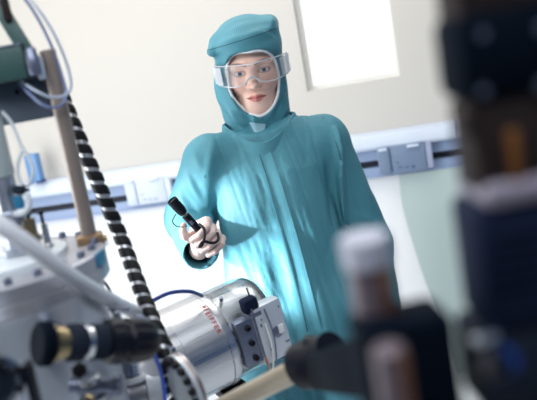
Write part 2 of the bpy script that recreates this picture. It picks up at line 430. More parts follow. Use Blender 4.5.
def vnormals(V, Q):
    e1 = V[Q[:, 2]] - V[Q[:, 0]]; e2 = V[Q[:, 3]] - V[Q[:, 1]]; fn = np.cross(e1, e2); N = np.zeros_like(V)
    for k in range(4): np.add.at(N, Q[:, k], fn)
    return N / np.maximum(np.linalg.norm(N, axis=1, keepdims=True), 1e-9)
def relax(V, Q, it=2, lam=.5):
    for _ in range(it):
        S = np.zeros_like(V); C = np.zeros(len(V))
        for k in range(4):
            np.add.at(S, Q[:, k], V[Q[:, (k + 1) % 4]]); np.add.at(C, Q[:, k], 1)
            np.add.at(S, Q[:, k], V[Q[:, k - 1]]); np.add.at(C, Q[:, k], 1)
        V = V * (1 - lam) + lam * S / np.maximum(C, 1)[:, None]
    return V
def folds(V, N, FL, yfront=True):
    """FL: (points, width, amp): ridge (amp>0) or valley along a line on the cloth"""
    D = np.zeros(len(V))
    for pl_, w, amp in FL:
        best = np.full(len(V), 1e9); bt = np.zeros(len(V)); ns = len(pl_) - 1
        for i in range(ns):
            a, d = pl_[i], pl_[i + 1] - pl_[i]; t = np.clip(((V - a) @ d) / max(d @ d, 1e-9), 0, 1)
            dist = np.linalg.norm(V - a - t[:, None] * d, axis=1); m = dist < best
            best[m] = dist[m]; bt[m] = ((i + t) / ns)[m]
        D += amp * np.sin(PI * np.clip(bt, .04, .96)) ** .6 * np.exp(-(best / w) ** 2)
    return V + N * D[:, None]

# ------------------------------------------------------------------ person
pel = P(303, 340, 2.10); nb = P(262, 138, 2.09)
pel = np.array([pel[0], pel[1], .86])
root = empty('person', (pel[0], pel[1], 0), 'person in teal coverall, hood and clear goggles standing behind the equipment with a torch', 'person')
PB = np.array(wloc(root))
shR = P(211, 161, 2.08); shL = P(322, 143, 2.13)           # shoulders: picture-left, picture-right
elR = P(190, 219, 2.17); wrR = P(199, 250, 1.93)
elL = P(367, 245, 2.17); wrL = P(384, 335, 2.10)
hdR = P(203, 238, 1.83)
hipR = pel + [-.095, 0, .02]; hipL = pel + [.095, 0, .02]
knR = np.array([pel[0] - .11, pel[1] - .01, .47]); knL = np.array([pel[0] + .12, pel[1] + .0, .47])
anR = np.array([pel[0] - .12, pel[1] + .03, .10]); anL = np.array([pel[0] + .13, pel[1] + .04, .10])

# head frame: origin in the skull, hx picture-right, hf out of the face, hu up
eyes = P(251.5, 70.5, 2.0)
hu = np.array(YI) * math.cos(R(6)) + np.array(XI) * -math.sin(R(6.5)); 
tocam = (CAM - eyes) / np.linalg.norm(CAM - eyes)
yaw = R(-3); pit = R(9)
hf0 = np.array([0, -1, 0]); 
lean = R(.5)                                            # crown leans to picture-left
up = np.array([-math.sin(lean), 0, math.cos(lean)]); rx = np.array([math.cos(lean), 0, math.sin(lean)])
hf1 = hf0 * math.cos(yaw) + rx * math.sin(yaw); hx = rx * math.cos(yaw) - hf0 * math.sin(yaw)
hf = hf1 * math.cos(pit) - up * math.sin(pit); hu = up * math.cos(pit) + hf1 * math.sin(pit)
HS = 1.04
H = np.stack([hx, hf, hu])                               # rows
hc = eyes - (hf * .074) * HS
def HW(x, y, z): return hc + HS * (x * hx + y * hf + z * hu)

def skin_head(g):
    d = g.ell((0, -.014, .022), (.076, .094, .090))
    d = smin(d, g.ell((0, .016, -.035), (.0615, .066, .085)), .03)
    d = smin(d, g.sph((0, .056, -.098), .021), .03)
    for s in (-1, 1):
        d = smin(d, g.caps((s * .053, .0, -.055), (s * .018, .052, -.098), .017, .015), .03)
        d = smin(d, g.ell((s * .036, .050, -.034), (.026, .024, .022)), .022)
        d = smin(d, g.caps((s * .012, .076, .020), (s * .050, .060, .018), .0105, .009), .016)
        d = smax(d, -g.ell((s * .032, .089, -.002), (.019, .017, .0115)), .012)
    d = smin(d, g.caps((0, .076, .008), (0, .096, -.032), .0075, .0095), .014)
    d = smin(d, g.sph((0, .0965, -.036), .0098), .006)
    for s in (-1, 1):
        d = smin(d, g.ell((s * .0115, .087, -.0385), (.0075, .010, .0075)), .006)
        d = smax(d, -g.sph((s * .006, .0955, -.0465), .0032), .003)
        # lids
        lid = g.sph((s * .032, .0645, -.003), .0142)
        lid = smax(lid, -g.ell((s * .032, .080, -.0035), (.0135, .012, .0048)), .0015)
        d = smin(d, lid, .005)
    d = smax(d, -g.caps((0, .090, -.050), (0, .087, -.060), .0025, .0025), .006)
    d = smin(d, g.ell((0, .068, -.070), (.026, .018, .018)), .014)
    for s in (-1, 1):
        d = smin(d, g.caps((s * .002, .0855, -.0655), (s * .026, .0725, -.0690), .0048, .0024), .004)
        d = smin(d, g.caps((0, .0835, -.0755), (s * .020, .0735, -.0720), .0058, .0030), .004)
        d = smax(d, -g.caps((0, .0915, -.0705), (s * .027, .0755, -.0700), .0016, .0012), .002)
        # ears
        d = smin(d, g.ell((s * .077, -.012, -.012), (.009, .018, .030)), .008)
    return d
# --- body: one surface, finer over the face
fx = (hc[0] - .085, hc[0] + .085); fy = (hc[1] - .13, hc[1] + .03); fz = (hc[2] - .14, hc[2] + .05)
xs = grid_axis(PB[0] - .42, PB[0] + .42, fx, .010, .0021); ys = grid_axis(1.80, 2.40, fy, .010, .0021); zs = grid_axis(-.02, 1.76, fz, .010, .0021)
g = G(xs, ys, zs)
d = smin(g.caps(nb + [0, .02, .08], nb + [0, .03, -.05], .052, .058), g.caps(pel + [0, .0, .05], pel + [.0, 0, .0], .105, .11), .02)
d = smin(d, g.caps(nb + [-.06, .03, -.16], nb + [.06, .03, -.16], .095, .095), .06)
d = smin(d, g.caps(nb + [0, .03, -.16], pel + [0, .0, .05], .10, .10), .06)
for sh, el, wr in ((shR, elR, wrR), (shL, elL, wrL)):
    d = smin(d, g.caps(nb + [0, .02, -.04], sh, .045, .05), .04)
    d = smin(d, g.caps(sh, el, .045, .036), .02); d = smin(d, g.caps(el, wr, .036, .024), .012)
for hp, kn, an in ((hipR, knR, anR), (hipL, knL, anL)):
    d = smin(d, g.caps(hp, kn, .082, .052), .03); d = smin(d, g.caps(kn, an, .050, .036), .015)
    d = smin(d, g.caps(an + [0, 0, -.06], an + [0, -.14, -.07], .034, .026), .02)
zi = np.where((zs > hc[2] - .20) & (zs < hc[2] + .16))[0]; z0, z1 = zi[0], zi[-1] + 1
X_, Y_, Z_ = np.meshgrid(xs, ys, zs[z0:z1], indexing='ij')
class L(G):
    def __init__(s, X, Y, Z):
        q = np.stack([X - hc[0], Y - hc[1], Z - hc[2]], -1) @ (H.T / HS)
        s.X, s.Y, s.Z = [q[..., i].astype(np.float32) for i in range(3)]
hd = skin_head(L(X_, Y_, Z_)) * HS
d = np.broadcast_to(d, (len(xs), len(ys), len(zs))).copy()
d[:, :, z0:z1] = smin(d[:, :, z0:z1], hd, .012)
V, Q = surfnet(d, xs, ys, zs); del d, hd, X_, Y_, Z_
V = relax(V, Q, 1, .35)
body = np_mesh('body', V, Q, None, root)
# skin colour per vertex (the skin's own pigment: lips, cheeks, brows, lash line; lids and mouth line darker)
lv = (np.array([tuple(v.co) for v in body.data.vertices]) + PB - hc) @ (H.T / HS)
sk = np.array(srgb(246, 204, 188)[:3]); C_ = np.tile(sk, (len(lv), 1))
def blend(mask, col):
    global C_
    C_ = C_ * (1 - mask[:, None]) + np.array(srgb(*col)[:3]) * mask[:, None]
x, y, z = lv.T; front = (y > .03)
for s in (-1, 1):
    blend(.40 * np.exp(-(((x - s * .040) / .020) ** 2 + ((z + .036) / .018) ** 2)) * front, (208, 128, 116))
    bx = np.clip((s * x - .010) / .042, 0, 1); bz = .0165 + .006 * np.sin(bx * 2.4)
    blend(.95 * np.exp(-((z - bz) / .0034) ** 2) * ((s * x > .010) & (s * x < .053)) * front, (92, 60, 48))
    ex = np.sqrt(((x - s * .032) / .0150) ** 2 + ((z + .0032) / .0068) ** 2)
    blend(.65 * np.exp(-((ex - 1) / .22) ** 2) * (y > .05), (84, 54, 50))
    blend(.30 * np.exp(-(((x - s * .032) / .019) ** 2 + ((z - .003) / .012) ** 2)) * (y > .05), (170, 118, 112))
lw = .0275 - np.abs(z + .0702) * 1.6
lip = np.clip((lw - np.abs(x)) / .004, 0, 1) * np.clip((.0105 - np.abs(z + .0712)) / .003, 0, 1) * (y > .055)
blend(.80 * lip, (196, 100, 100))
blend(.75 * np.exp(-((z + .0702) / .0014) ** 2) * (np.abs(x) < .026) * (y > .05), (110, 44, 46))
ca = body.data.color_attributes.new('skin', 'FLOAT_COLOR', 'POINT')
ca.data.foreach_set('color', np.concatenate([C_, np.ones((len(C_), 1))], 1).astype(np.float32).ravel())
m_skin = bpy.data.materials.new('skin'); m_skin.use_nodes = True; nt = m_skin.node_tree; pb = nt.nodes['Principled BSDF']
at_ = nt.nodes.new('ShaderNodeAttribute'); at_.attribute_name = 'skin'; nt.links.new(at_.outputs[0], pb.inputs['Base Color'])
pb.inputs['Roughness'].default_value = .48; pb.inputs['Specular IOR Level'].default_value = .35
pb.inputs['Subsurface Weight'].default_value = .12; pb.inputs['Subsurface Radius'].default_value = (.008, .004, .003)
body.data.materials.append(m_skin)
# eyes
m_eyew = mat('eye_white', srgb(226, 224, 226), .2, noise=.02); m_iris = mat('iris', srgb(74, 98, 128), .2, noise=.2, nscale=200); m_pupil = mat('pupil', (.01, .01, .012, 1), .15)
gz = np.array(tocam) @ H.T; gz = gz * .7 + np.array([0, .8, -.25]) * .3; gz /= np.linalg.norm(gz)
for s in (-1, 1):
    ec = HW(s * .032, .0642, -.0035); gd = gz @ H
    e = build('eye', MB().lathe(ec - gd * .0126 * HS, gd, [(.0126 * HS * (1 - math.cos(q)) , max(1e-5, .0126 * HS * math.sin(q))) for q in np.linspace(.01, PI - .01, 16)], 24), m_eyew, root)
    build('iris', MB().lathe(ec + gd * .0118 * HS, gd, [(-.002, .0064), (.0004, .0064), (.0011, .0045), (.0013, .0028)], 20), m_iris, e)
    build('pupil', MB().lathe(ec + gd * .0126 * HS, gd, [(.0000, .0028), (.0007, .0026)], 16), m_pupil, e)

# --- hood
xs = grid_axis(hc[0] - .26, hc[0] + .26, None, .0042); ys = grid_axis(hc[1] - .20, hc[1] + .20, None, .0042); zs = grid_axis(hc[2] - .30, hc[2] + .19, None, .0042)
X_, Y_, Z_ = np.meshgrid(xs, ys, zs, indexing='ij'); h = L(X_, Y_, Z_); gw = G(xs, ys, zs)
d = h.ell((-.004, -.012, .030), (.090, .112, .112))
d = smin(d, h.ell((.0, .012, .062), (.088, .096, .066)), .02)
d = smin(d, h.ell((-.005, .005, -.045), (.086, .096, .092)), .03)
# flat crown with a peaked corner on the picture-left side
d = smin(d, h.caps((-.075, .030, .072), (-.096, .060, .062), .026, .009), .025)
d = smin(d, h.caps((.062, .030, .100), (.066, -.03, .098), .020, .024), .02)
d = smax(d, h.Z - (.138 - .10 * (h.X + .03) ** 2 / .08 + h.X * .10), .02)
# neck and cape
d = smin(d, h.caps((-.004, -.01, -.08), (-.002, -.015, -.16), .082, .080), .03)
d = smin(d, h.caps((-.023, -.005, -.04), (-.018, -.01, -.12), .082, .087), .03)
n0 = nb + [0, .015, .02]
d = smin(d, gw.ell(nb + [0, .03, -.03], (.105, .095, .06)), .03)
# hollow around the face
ox, oz = .0665, .0870
qo = np.sqrt((h.X / (ox - .0 * h.Z)) ** 2 + ((h.Z + .0345) / oz) ** 2) - 1
taper = np.where(h.Z < -.0345, 1 + .9 * np.clip((-.0345 - h.Z) / oz, 0, 1.2) ** 2 * (np.abs(h.X) / ox) , 1)
zz_ = (h.Z + .0345) / oz; pw_ = np.where(zz_ > 0, 3.2, 2.1); qo = ((np.abs(h.X / ox * (1 + .12 * np.clip(-zz_, 0, 1))) ** pw_ + np.abs(zz_) ** pw_) ** (1 / pw_) - 1) * .066
d = smax(d, -np.maximum(qo, .012 - h.Y), .006)
V, Q = surfnet(d, xs, ys, zs)
V = relax(V, Q, 2, .5); Nn = vnormals(V, Q)
if ((V - V.mean(0)) * Nn).sum() < 0: Nn = -Nn
def hw(*a): return HW(*a)
FLH = [(hw(-.095, .06, .066), hw(.0, .098, .088), .014, .009), (hw(.0, .098, .088), hw(.088, .06, .094), .012, .008),
       (hw(-.09, .06, .044), hw(.0, .105, .066), .010, -.004), (hw(.0, .105, .066), hw(.085, .065, .072), .010, -.004),
       (hw(-.06, .06, .105), hw(.05, .04, .125), .012, -.003), (hw(.06, .07, .09), hw(.085, .02, .125), .008, .005), (hw(.04, .08, .095), hw(.08, .05, .075), .007, -.005),
       (hw(-.092, .02, -.01), hw(-.075, .05, -.09), .010, -.006), (hw(-.098, .0, -.02), hw(-.09, .03, -.11), .010, .006),
       (hw(-.090, .04, -.075), hw(-.035, .07, -.145), .009, .006), (hw(-.095, .03, -.09), hw(-.04, .07, -.16), .011, -.007), (hw(-.10, .02, -.11), hw(-.05, .06, -.18), .010, .006),
       (hw(.092, .03, -.03), hw(.07, .06, -.11), .009, .006), (hw(.085, .05, -.08), hw(.04, .075, -.14), .010, -.006), (hw(.1, .02, -.10), hw(.05, .07, -.165), .011, .006),
       (P(238, 117, 2.0), P(256, 139, 2.0), .009, -.012), (P(249, 121, 1.98), P(262, 138, 1.98), .008, .012), (P(268, 122, 1.98), P(262, 140, 1.98), .008, -.009), (P(222, 112, 2.03), P(240, 138, 2.02), .010, .009),
       (hw(.02, .08, -.135), hw(.03, .08, -.18), .009, -.005), (hw(-.03, .08, -.14), hw(-.01, .08, -.18), .009, .005)]
tree = BVHTree.FromPolygons([tuple(v) for v in V], [tuple(int(i) for i in q) for q in Q])
def snap(a, b, k=4): return [np.array(tree.find_nearest(vec(a + (b - a) * i / k))[0]) for i in range(k + 1)]
V = folds(V, Nn, [(snap(a, b), w, m * .85) for a, b, w, m in FLH])
hood = np_mesh('hood', V, Q, m_teal, root)
def bvh_of(o): return BVHTree.FromPolygons([v.co + wloc(o) for v in o.data.vertices], [tuple(p.vertices) for p in o.data.polygons])
hb = bvh_of(hood)
def hcast(x_, z_, y0=.30):
    r = hb.ray_cast(vec(HW(x_, y0, z_)), vec(-hf)); return np.array(r[0]) if r[0] else None
ring = []
for q in np.linspace(0, 2 * PI, 48, endpoint=False):
    c, s_ = math.cos(q), math.sin(q); best = None
    for sc in np.arange(.86, 1.35, .015):
        xx, zz = ox * c * sc, -.0345 + oz * s_ * sc
        if s_ > 0: k_ = (abs(c) ** 3.2 + s_ ** 3.2) ** (-1 / 3.2); xx *= k_; zz = -.0345 + (zz + .0345) * k_
        p = hcast(xx, zz)
        if p is not None:
            lp = (p - hc) @ (H.T / HS)
            if lp[1] > .02: best = p; break
    if best is not None: ring.append(best + hf * .001)
for i in range(len(ring)):                                  # keep the trim an even curve where a crease crosses it
    m_ = (ring[i - 3] + ring[i - 2] + ring[(i + 2) % len(ring)] + ring[(i + 3) % len(ring)]) / 4
    if np.linalg.norm(ring[i] - m_) > .012: ring[i] = m_ * .7 + ring[i] * .3
ring = [np.mean([ring[i - 1], ring[i], ring[(i + 1) % len(ring)]], axis=0) for i in range(len(ring))]
build('hood_trim', MB().tube(ring, .0043, 10, 3, closed=True), m_white, hood)
# brow seam around the hood
pts = []
for a in np.linspace(-64, 64, 22):
    dr = hx * math.sin(R(a)) + hf * math.cos(R(a)); zz = .074 + .012 * math.sin(R(a)) + .012 * math.cos(R(a))
    r = hb.ray_cast(vec(HW(0, 0, zz) + dr * .4), vec(-dr))
    if r[0]: pts.append(r[0] + vec(dr) * -.0006)
build('seam', MB().tube(pts, .0016, 6, 2), m_tealseam, hood)

# highlight on the hood at the throat, put in as a pale patch
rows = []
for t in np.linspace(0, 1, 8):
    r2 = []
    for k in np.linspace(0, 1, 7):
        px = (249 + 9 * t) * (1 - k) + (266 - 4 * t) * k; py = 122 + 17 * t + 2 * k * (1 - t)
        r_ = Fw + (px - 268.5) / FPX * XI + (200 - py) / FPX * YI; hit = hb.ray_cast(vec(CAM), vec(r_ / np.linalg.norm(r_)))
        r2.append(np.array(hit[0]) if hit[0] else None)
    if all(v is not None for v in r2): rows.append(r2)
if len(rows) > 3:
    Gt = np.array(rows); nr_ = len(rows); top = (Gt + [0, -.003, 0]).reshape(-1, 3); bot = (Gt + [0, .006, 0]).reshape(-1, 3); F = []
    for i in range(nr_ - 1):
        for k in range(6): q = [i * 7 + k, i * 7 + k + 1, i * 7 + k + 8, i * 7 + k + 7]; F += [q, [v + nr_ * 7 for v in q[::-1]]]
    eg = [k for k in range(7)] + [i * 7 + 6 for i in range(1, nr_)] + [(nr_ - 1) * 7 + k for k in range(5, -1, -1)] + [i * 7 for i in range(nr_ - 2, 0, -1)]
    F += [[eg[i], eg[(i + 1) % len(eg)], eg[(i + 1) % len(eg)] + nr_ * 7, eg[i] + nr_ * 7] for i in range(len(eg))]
    build('throat_highlight', MB().add(list(top) + list(bot), F, True), mat('pale_highlight', srgb(150, 192, 206), .6, noise=.05), hood)
# --- coverall
xs = grid_axis(PB[0] - .46, PB[0] + .46, None, .0058); ys = grid_axis(1.76, 2.46, None, .0058); zs = grid_axis(.05, 1.50, None, .0058)
g = G(xs, ys, zs)
tz = [.02, .78, .86, 1.0, 1.12, 1.20, 1.29, 1.335, 1.365, 1.40]
ra = np.interp(zs, tz, [.16, .16, .200, .184, .168, .164, .162, .140, .105, .080]).astype(np.float32)[None, None, :]
rb = np.interp(zs, tz, [.12, .12, .140, .136, .134, .132, .120, .100, .088, .078]).astype(np.float32)[None, None, :]
cx = np.interp(zs, [.86, nb[2]], [pel[0], nb[0]]).astype(np.float32)[None, None, :]; cy = np.interp(zs, [.86, nb[2]], [pel[1], nb[1] + .015]).astype(np.float32)[None, None, :]
ex = np.abs((g.X - cx) / ra) ** 2.3 + np.abs((g.Y - cy) / rb) ** 2.3
d = (ex ** (1 / 2.3) - 1) * np.minimum(ra, rb)
d = np.maximum(d, np.maximum(.80 - g.Z, g.Z - 1.395)).astype(np.float32)
for sh, el, wr, ws in ((shR, elR, wrR, .051), (shL, elL, wrL, .056)):
    d = smin(d, g.caps(nb + [(.06 if sh is shL else -.05), .02, (-.012 if sh is shL else -.03)], sh + [0, 0, .0], .060, .080), .05)
    a = smin(g.caps(sh, el, .080, .074), g.caps(el, wr, .072, ws), .02)
    d = smin(d, a, .016)
    ax = (wr - el) / np.linalg.norm(wr - el)
    d = smax(d, -g.caps(wr - ax * .03, wr + ax * .12, ws - .015, ws - .004), .006)
for hp, kn, an in ((hipR, knR, anR), (hipL, knL, anL)):
    d = smin(d, g.caps(hp, kn, .112, .088), .05); d = smin(d, g.caps(kn, an + [0, 0, .02], .086, .074), .03)
V, Q = surfnet(d, xs, ys, zs); V = relax(V, Q, 3, .5); Nn = vnormals(V, Q)
def onbody(px, py, dd=1.97): return P(px, py, dd)
FL = []
tree = BVHTree.FromPolygons([tuple(v) for v in V], [tuple(int(i) for i in q) for q in Q])
def fold(x0, y0, x1, y1, w, amp, d0=1.97, d1=None):
    pl_ = []
    for i in range(6):
        t = i / 5; r_ = P(x0 + (x1 - x0) * t, y0 + (y1 - y0) * t, 1) - CAM; hit = tree.ray_cast(vec(CAM), vec(r_ / np.linalg.norm(r_)))
        if hit[0]: pl_.append(np.array(hit[0]))
    if len(pl_) > 1: FL.append((pl_, w, amp))
# creases: armpits, sleeve, waist, chest
fold(336, 128, 341, 185, .008, -.046); fold(339, 165, 347, 250, .009, -.060); fold(347, 235, 358, 310, .010, -.045); fold(327, 150, 334, 230, .016, .012); fold(352, 155, 366, 240, .020, .010, 2.02); fold(334, 128, 342, 170, .012, -.008, 2.03)
fold(318, 112, 340, 130, .012, .006, 2.04); fold(305, 150, 338, 205, .022, .006); fold(300, 170, 340, 240, .022, -.006)
fold(214, 140, 206, 185, .014, -.012, 2.0); fold(206, 185, 212, 225, .015, -.014, 2.0); fold(222, 150, 216, 205, .018, .008, 1.99)
fold(183, 165, 200, 190, .012, .010, 2.02); fold(186, 178, 204, 205, .010, -.010, 2.02); fold(178, 190, 200, 215, .011, .010, 2.04); fold(192, 150, 202, 172, .012, -.008, 2.02)
fold(215, 225, 238, 275, .014, .012, 1.96); fold(232, 205, 262, 260, .018, .010, 1.96); fold(224, 215, 250, 285, .012, -.012, 1.96); fold(245, 190, 275, 250, .016, -.007, 1.96)
fold(262, 215, 285, 300, .018, .009, 1.96); fold(250, 230, 275, 310, .014, -.009, 1.96); fold(285, 225, 296, 320, .012, -.006, 1.96)
fold(318, 240, 345, 310, .02, .009, 1.97); fold(310, 265, 332, 340, .016, -.008, 1.97); fold(335, 220, 352, 290, .016, -.009, 1.98)
fold(225, 290, 290, 315, .018, .012, 1.96); fold(240, 320, 300, 335, .016, -.010, 1.96); fold(260, 345, 330, 350, .018, .008, 1.97)
fold(358, 215, 385, 225, .012, -.007, 2.05); fold(360, 235, 395, 238, .012, .010, 2.05); fold(362, 255, 400, 252, .012, -.011, 2.05); fold(370, 275, 405, 270, .013, .010, 2.04); fold(374, 295, 408, 296, .012, -.010, 2.03)
fold(240, 150, 222, 175, .014, .005, 1.99); fold(285, 140, 305, 165, .014, -.004, 1.99)
FL = [(a, w, m * .52) for a, w, m in FL]
V = folds(V, Nn, FL)
# broad soft unevenness of loose cloth
ph = rng.rand(10) * 6.28; D = np.zeros(len(V))
for k in range(10):
    kv = rng.randn(3) * np.array([26, 20, 11]); D += .0009 * np.sin(V @ kv + ph[k])
# crumpled, mostly downward-running soft creases
for k in range(7):
    kv = rng.randn(3) * np.array([16, 12, 5]); kv2 = rng.randn(3) * np.array([34, 20, 16])
    r_ = 1 - np.abs(np.sin(V @ kv2 + 1.6 * np.sin(V @ kv + ph[k]) + ph[-k]))
    D += .0024 * (r_ ** 4) * (.5 + .5 * np.sin(V @ (kv * .8) + ph[k - 3])) ** 2
V = V + Nn * D[:, None]
cov = np_mesh('coverall', V, Q, m_teal, root)
cb = bvh_of(cov)
def ccast(px, py):
    r_ = Fw + (px - 268.5) / FPX * XI + (200 - py) / FPX * YI; r_ = r_ / np.linalg.norm(r_)
    r = cb.ray_cast(vec(CAM), vec(r_)); return (np.array(r[0]), np.array(r[1])) if r[0] else None
def strip_on(pairs, thick, n_across=7, sub=4, lift=.0):
    L_, R_ = [p[0] for p in pairs], [p[1] for p in pairs]
    A_ = spline([(p[0], p[1], 0) for p in L_], sub); B_ = spline([(p[0], p[1], 0) for p in R_], sub); G_ = []; 
    for a_, b_ in zip(A_, B_):
        row = []
        for k in range(n_across):
            t = k / (n_across - 1); h_ = ccast(a_.x + (b_.x - a_.x) * t, a_.y + (b_.y - a_.y) * t)
            if h_ is None: row = None; break
            row.append(h_[0])
        if row: G_.append(row)
    G_ = np.array(G_)
    for _ in range(3): G_[1:-1] = (G_[:-2] + 2 * G_[1:-1] + G_[2:]) / 4
    nr = len(G_); dirn = np.array([0, -1, 0]) * (thick + lift)
    top = G_ + dirn; bot = G_ + np.array([0, .012, 0]); vs = list(top.reshape(-1, 3)) + list(bot.reshape(-1, 3)); n0_ = nr * n_across; F = []
    ix = lambda i, k: i * n_across + k
    for i in range(nr - 1):
        for k in range(n_across - 1):
            q = [ix(i, k), ix(i, k + 1), ix(i + 1, k + 1), ix(i + 1, k)]; F += [q, [v + n0_ for v in q[::-1]]]
    eg = [ix(0, k) for k in range(n_across)] + [ix(i, n_across - 1) for i in range(1, nr)] + [ix(nr - 1, k) for k in range(n_across - 2, -1, -1)] + [ix(i, 0) for i in range(nr - 2, 0, -1)]
    F += [[eg[i], eg[(i + 1) % len(eg)], eg[(i + 1) % len(eg)] + n0_, eg[i] + n0_] for i in range(len(eg))]
    return MB().add(vs, F, True)
build('placket', strip_on([((255, 147), (268, 144)), ((264, 175), (278, 172)), ((275, 215), (290, 212)), ((287, 260), (303, 257)), ((300, 310), (316, 308)), ((308, 345), (325, 343)), ((316, 385), (333, 383))], .0042), m_teal, cov)
build('stitch_line', strip_on([((257.5, 150), (258.7, 149.6)), ((266.3, 177), (267.5, 176.6)), ((277.3, 217), (278.5, 216.6)), ((289.3, 262), (290.5, 261.6)), ((302.3, 312), (303.5, 311.6)), ((310.3, 347), (311.5, 346.6)), ((318, 387), (319.2, 386.6))], .0030, 3, lift=.0022), m_tealseam, cov)
build('raglan_seam', strip_on([((226, 127), (227.3, 127.4)), ((214, 140), (215.4, 140.6)), ((207, 158), (208.6, 158.4)), ((204, 178), (205.6, 178.2))], .0012, 3), m_tealseam, cov)
build('raglan_seam', strip_on([((304, 106), (305.3, 105.4)), ((322, 118), (323.3, 117.2)), ((334, 138), (335.4, 137.4)), ((340, 160), (341.4, 159.6))], .0012, 3), m_tealseam, cov)
# stand collar: a band dipping to the front
cpts = []
cc = nb + [0, .015, .0]
for q in np.linspace(0, 2 * PI, 40, endpoint=False):
    dr = np.array([math.cos(q), -math.sin(q), 0.0]); f = max(0, math.sin(q))
    cpts.append((cc + np.array([dr[0] * (.103 - .026 * f), dr[1] * (.088 + .014 * f), .040 - .058 * f ** 1.4]), dr))
vs = []; F = []; nC = len(cpts)
for p, dr in cpts:
    for (o_, z_) in ((.008, -.022), (.005, .0), (.002, .014), (-.002, .016), (-.005, .013), (.0, -.022)): vs.append(p + dr * o_ + [0, 0, z_])
for i in range(nC):
    j = (i + 1) % nC
    for k in range(6): k2 = (k + 1) % 6; F.append([i * 6 + k, i * 6 + k2, j * 6 + k2, j * 6 + k])
build('collar', MB().add(vs, F, True), m_teal, cov)
# boots
for an in (anR, anL):
    xs = grid_axis(an[0] - .12, an[0] + .12, None, .008); ys = grid_axis(an[1] - .25, an[1] + .12, None, .008); zs = grid_axis(-.02, .34, None, .008); g = G(xs, ys, zs)
    d = smin(g.caps(an + [0, 0, .14], an + [0, 0, -.03], .068, .056), g.caps(an + [0, .01, -.05], an + [0, -.15, -.06], .052, .043), .03)
    d = np.maximum(d, -g.Z + .001); V, Q = surfnet(d, xs, ys, zs); np_mesh('overboot', V, Q, m_white, root)

# --- gloves: palm, four curled fingers, thumb
def glove(ctr, t, n, wrist, r_t=.0135, curl=1.0, h=.0016):
    t = t / np.linalg.norm(t); n = n - t * (n @ t); n = n / np.linalg.norm(n); b_ = np.cross(n, t)
    def W(a, c, e): return ctr + t * a + b_ * c + n * e
    lo = np.minimum(ctr, wrist) - .075; hi = np.maximum(ctr, wrist) + .075
    g = G(*[grid_axis(lo[i], hi[i], None, h) for i in range(3)])
    sg = 1
    kn = [W(.030 - .0205 * i, -.036 * sg, .002 - .003 * abs(i - 1)) for i in range(4)]
    d = g.caps(kn[0], W(.024, -.004, -.030), .0125, .014)
    for i in range(4):
        d = smin(d, g.caps(kn[i], W(.026 - .017 * i, -.012, -.032), .0115, .0145), .008)
    d = smin(d, g.caps(W(.0, -.005, -.034), wrist, .026, .026), .02)
    ln = [.96, 1.06, 1.0, .80]; rr = [.0094, .0097, .0092, .0080]
    for i in range(4):
        s0 = .030 - .0205 * i; l = ln[i]; r = rr[i]
        p0 = kn[i]; p1 = W(s0 * .98, -.026, .030 * l ** .5 + .002); p2 = W(s0 * .97, -.002 + .006 * (l - 1), .0345); p3 = W(s0 * .96, .0205 * l, .0225)
        f = np.minimum(np.minimum(g.caps(p0, p1, r * 1.08, r), g.caps(p1, p2, r, r * .95)), g.caps(p2, p3, r * .95, r * .82))
        d = smin(d, f, .0028)
    th = smin(g.caps(W(.012, .018, -.034), W(.036, .027, -.018), .0150, .0115), g.caps(W(.036, .027, -.018), W(.054, .0215, -.002), .0112, .0092), .004)
    th = smin(th, g.caps(W(.054, .0215, -.002), W(.066, .012, .008), .0092, .0078), .003)
    d = smin(d, th, .004)
    V, Q = surfnet(d, g.xs, g.ys, g.zs); V = relax(V, Q, 1, .4)
    return np_mesh('glove', V, Q, m_glove, root)
tA = P(207, 239, 1.83); tB = P(178, 207, 1.79); tdir = (tB - tA) / np.linalg.norm(tB - tA)
hctr = P(203.5, 240, 1.85)
glove(hctr, tdir, CAM - hctr, wrR)
# relaxed glove on the picture-right side
def relaxed(wrist, down, fwd, side):
    down = down / np.linalg.norm(down); side = side - down * (side @ down); side /= np.linalg.norm(side); pf = np.cross(down, side)
    def W(a, c, e): return wrist + down * a + side * c + pf * e
    lo = wrist - .22; hi = wrist + .22
    pts = [W(.2, 0, 0), W(-.03, .05, .05), W(-.03, -.05, -.05), W(.19, .06, .06), W(.19, -.06, -.06)]
    lo = np.min(pts, 0) - .02; hi = np.max(pts, 0) + .02
    g = G(*[grid_axis(lo[i], hi[i], None, .0026) for i in range(3)])
    d = g.caps(W(-.03, 0, 0), W(.02, 0, 0), .026, .026)
    for i in range(4):
        c = .030 - .020 * i; d = smin(d, g.caps(W(.015, c * .6, 0), W(.082, c, .004), .017, .0115), .01)
    for i in range(4):
        c = .030 - .020 * i; l = [.9, 1, .93, .74][i]
        f = np.minimum(np.minimum(g.caps(W(.082, c, .004), W(.082 + .042 * l, c * 1.05, .014), .0100, .0094), g.caps(W(.082 + .042 * l, c * 1.05, .014), W(.082 + .064 * l, c * 1.05, .029), .0094, .0086)), g.caps(W(.082 + .064 * l, c * 1.05, .029), W(.082 + .074 * l, c * 1.05, .047), .0086, .0074))
        d = smin(d, f, .004)
    th = smin(g.caps(W(.018, .026, .008), W(.055, .044, .022), .015, .0112), g.caps(W(.055, .044, .022), W(.088, .046, .034), .0112, .0088), .004)
    d = smin(d, th, .006)
    V, Q = surfnet(d, g.xs, g.ys, g.zs); return np_mesh('glove', V, Q, m_glove, root)
relaxed(wrL, wrL - elL, hf0, np.array([-.25, -1, 0.1]))

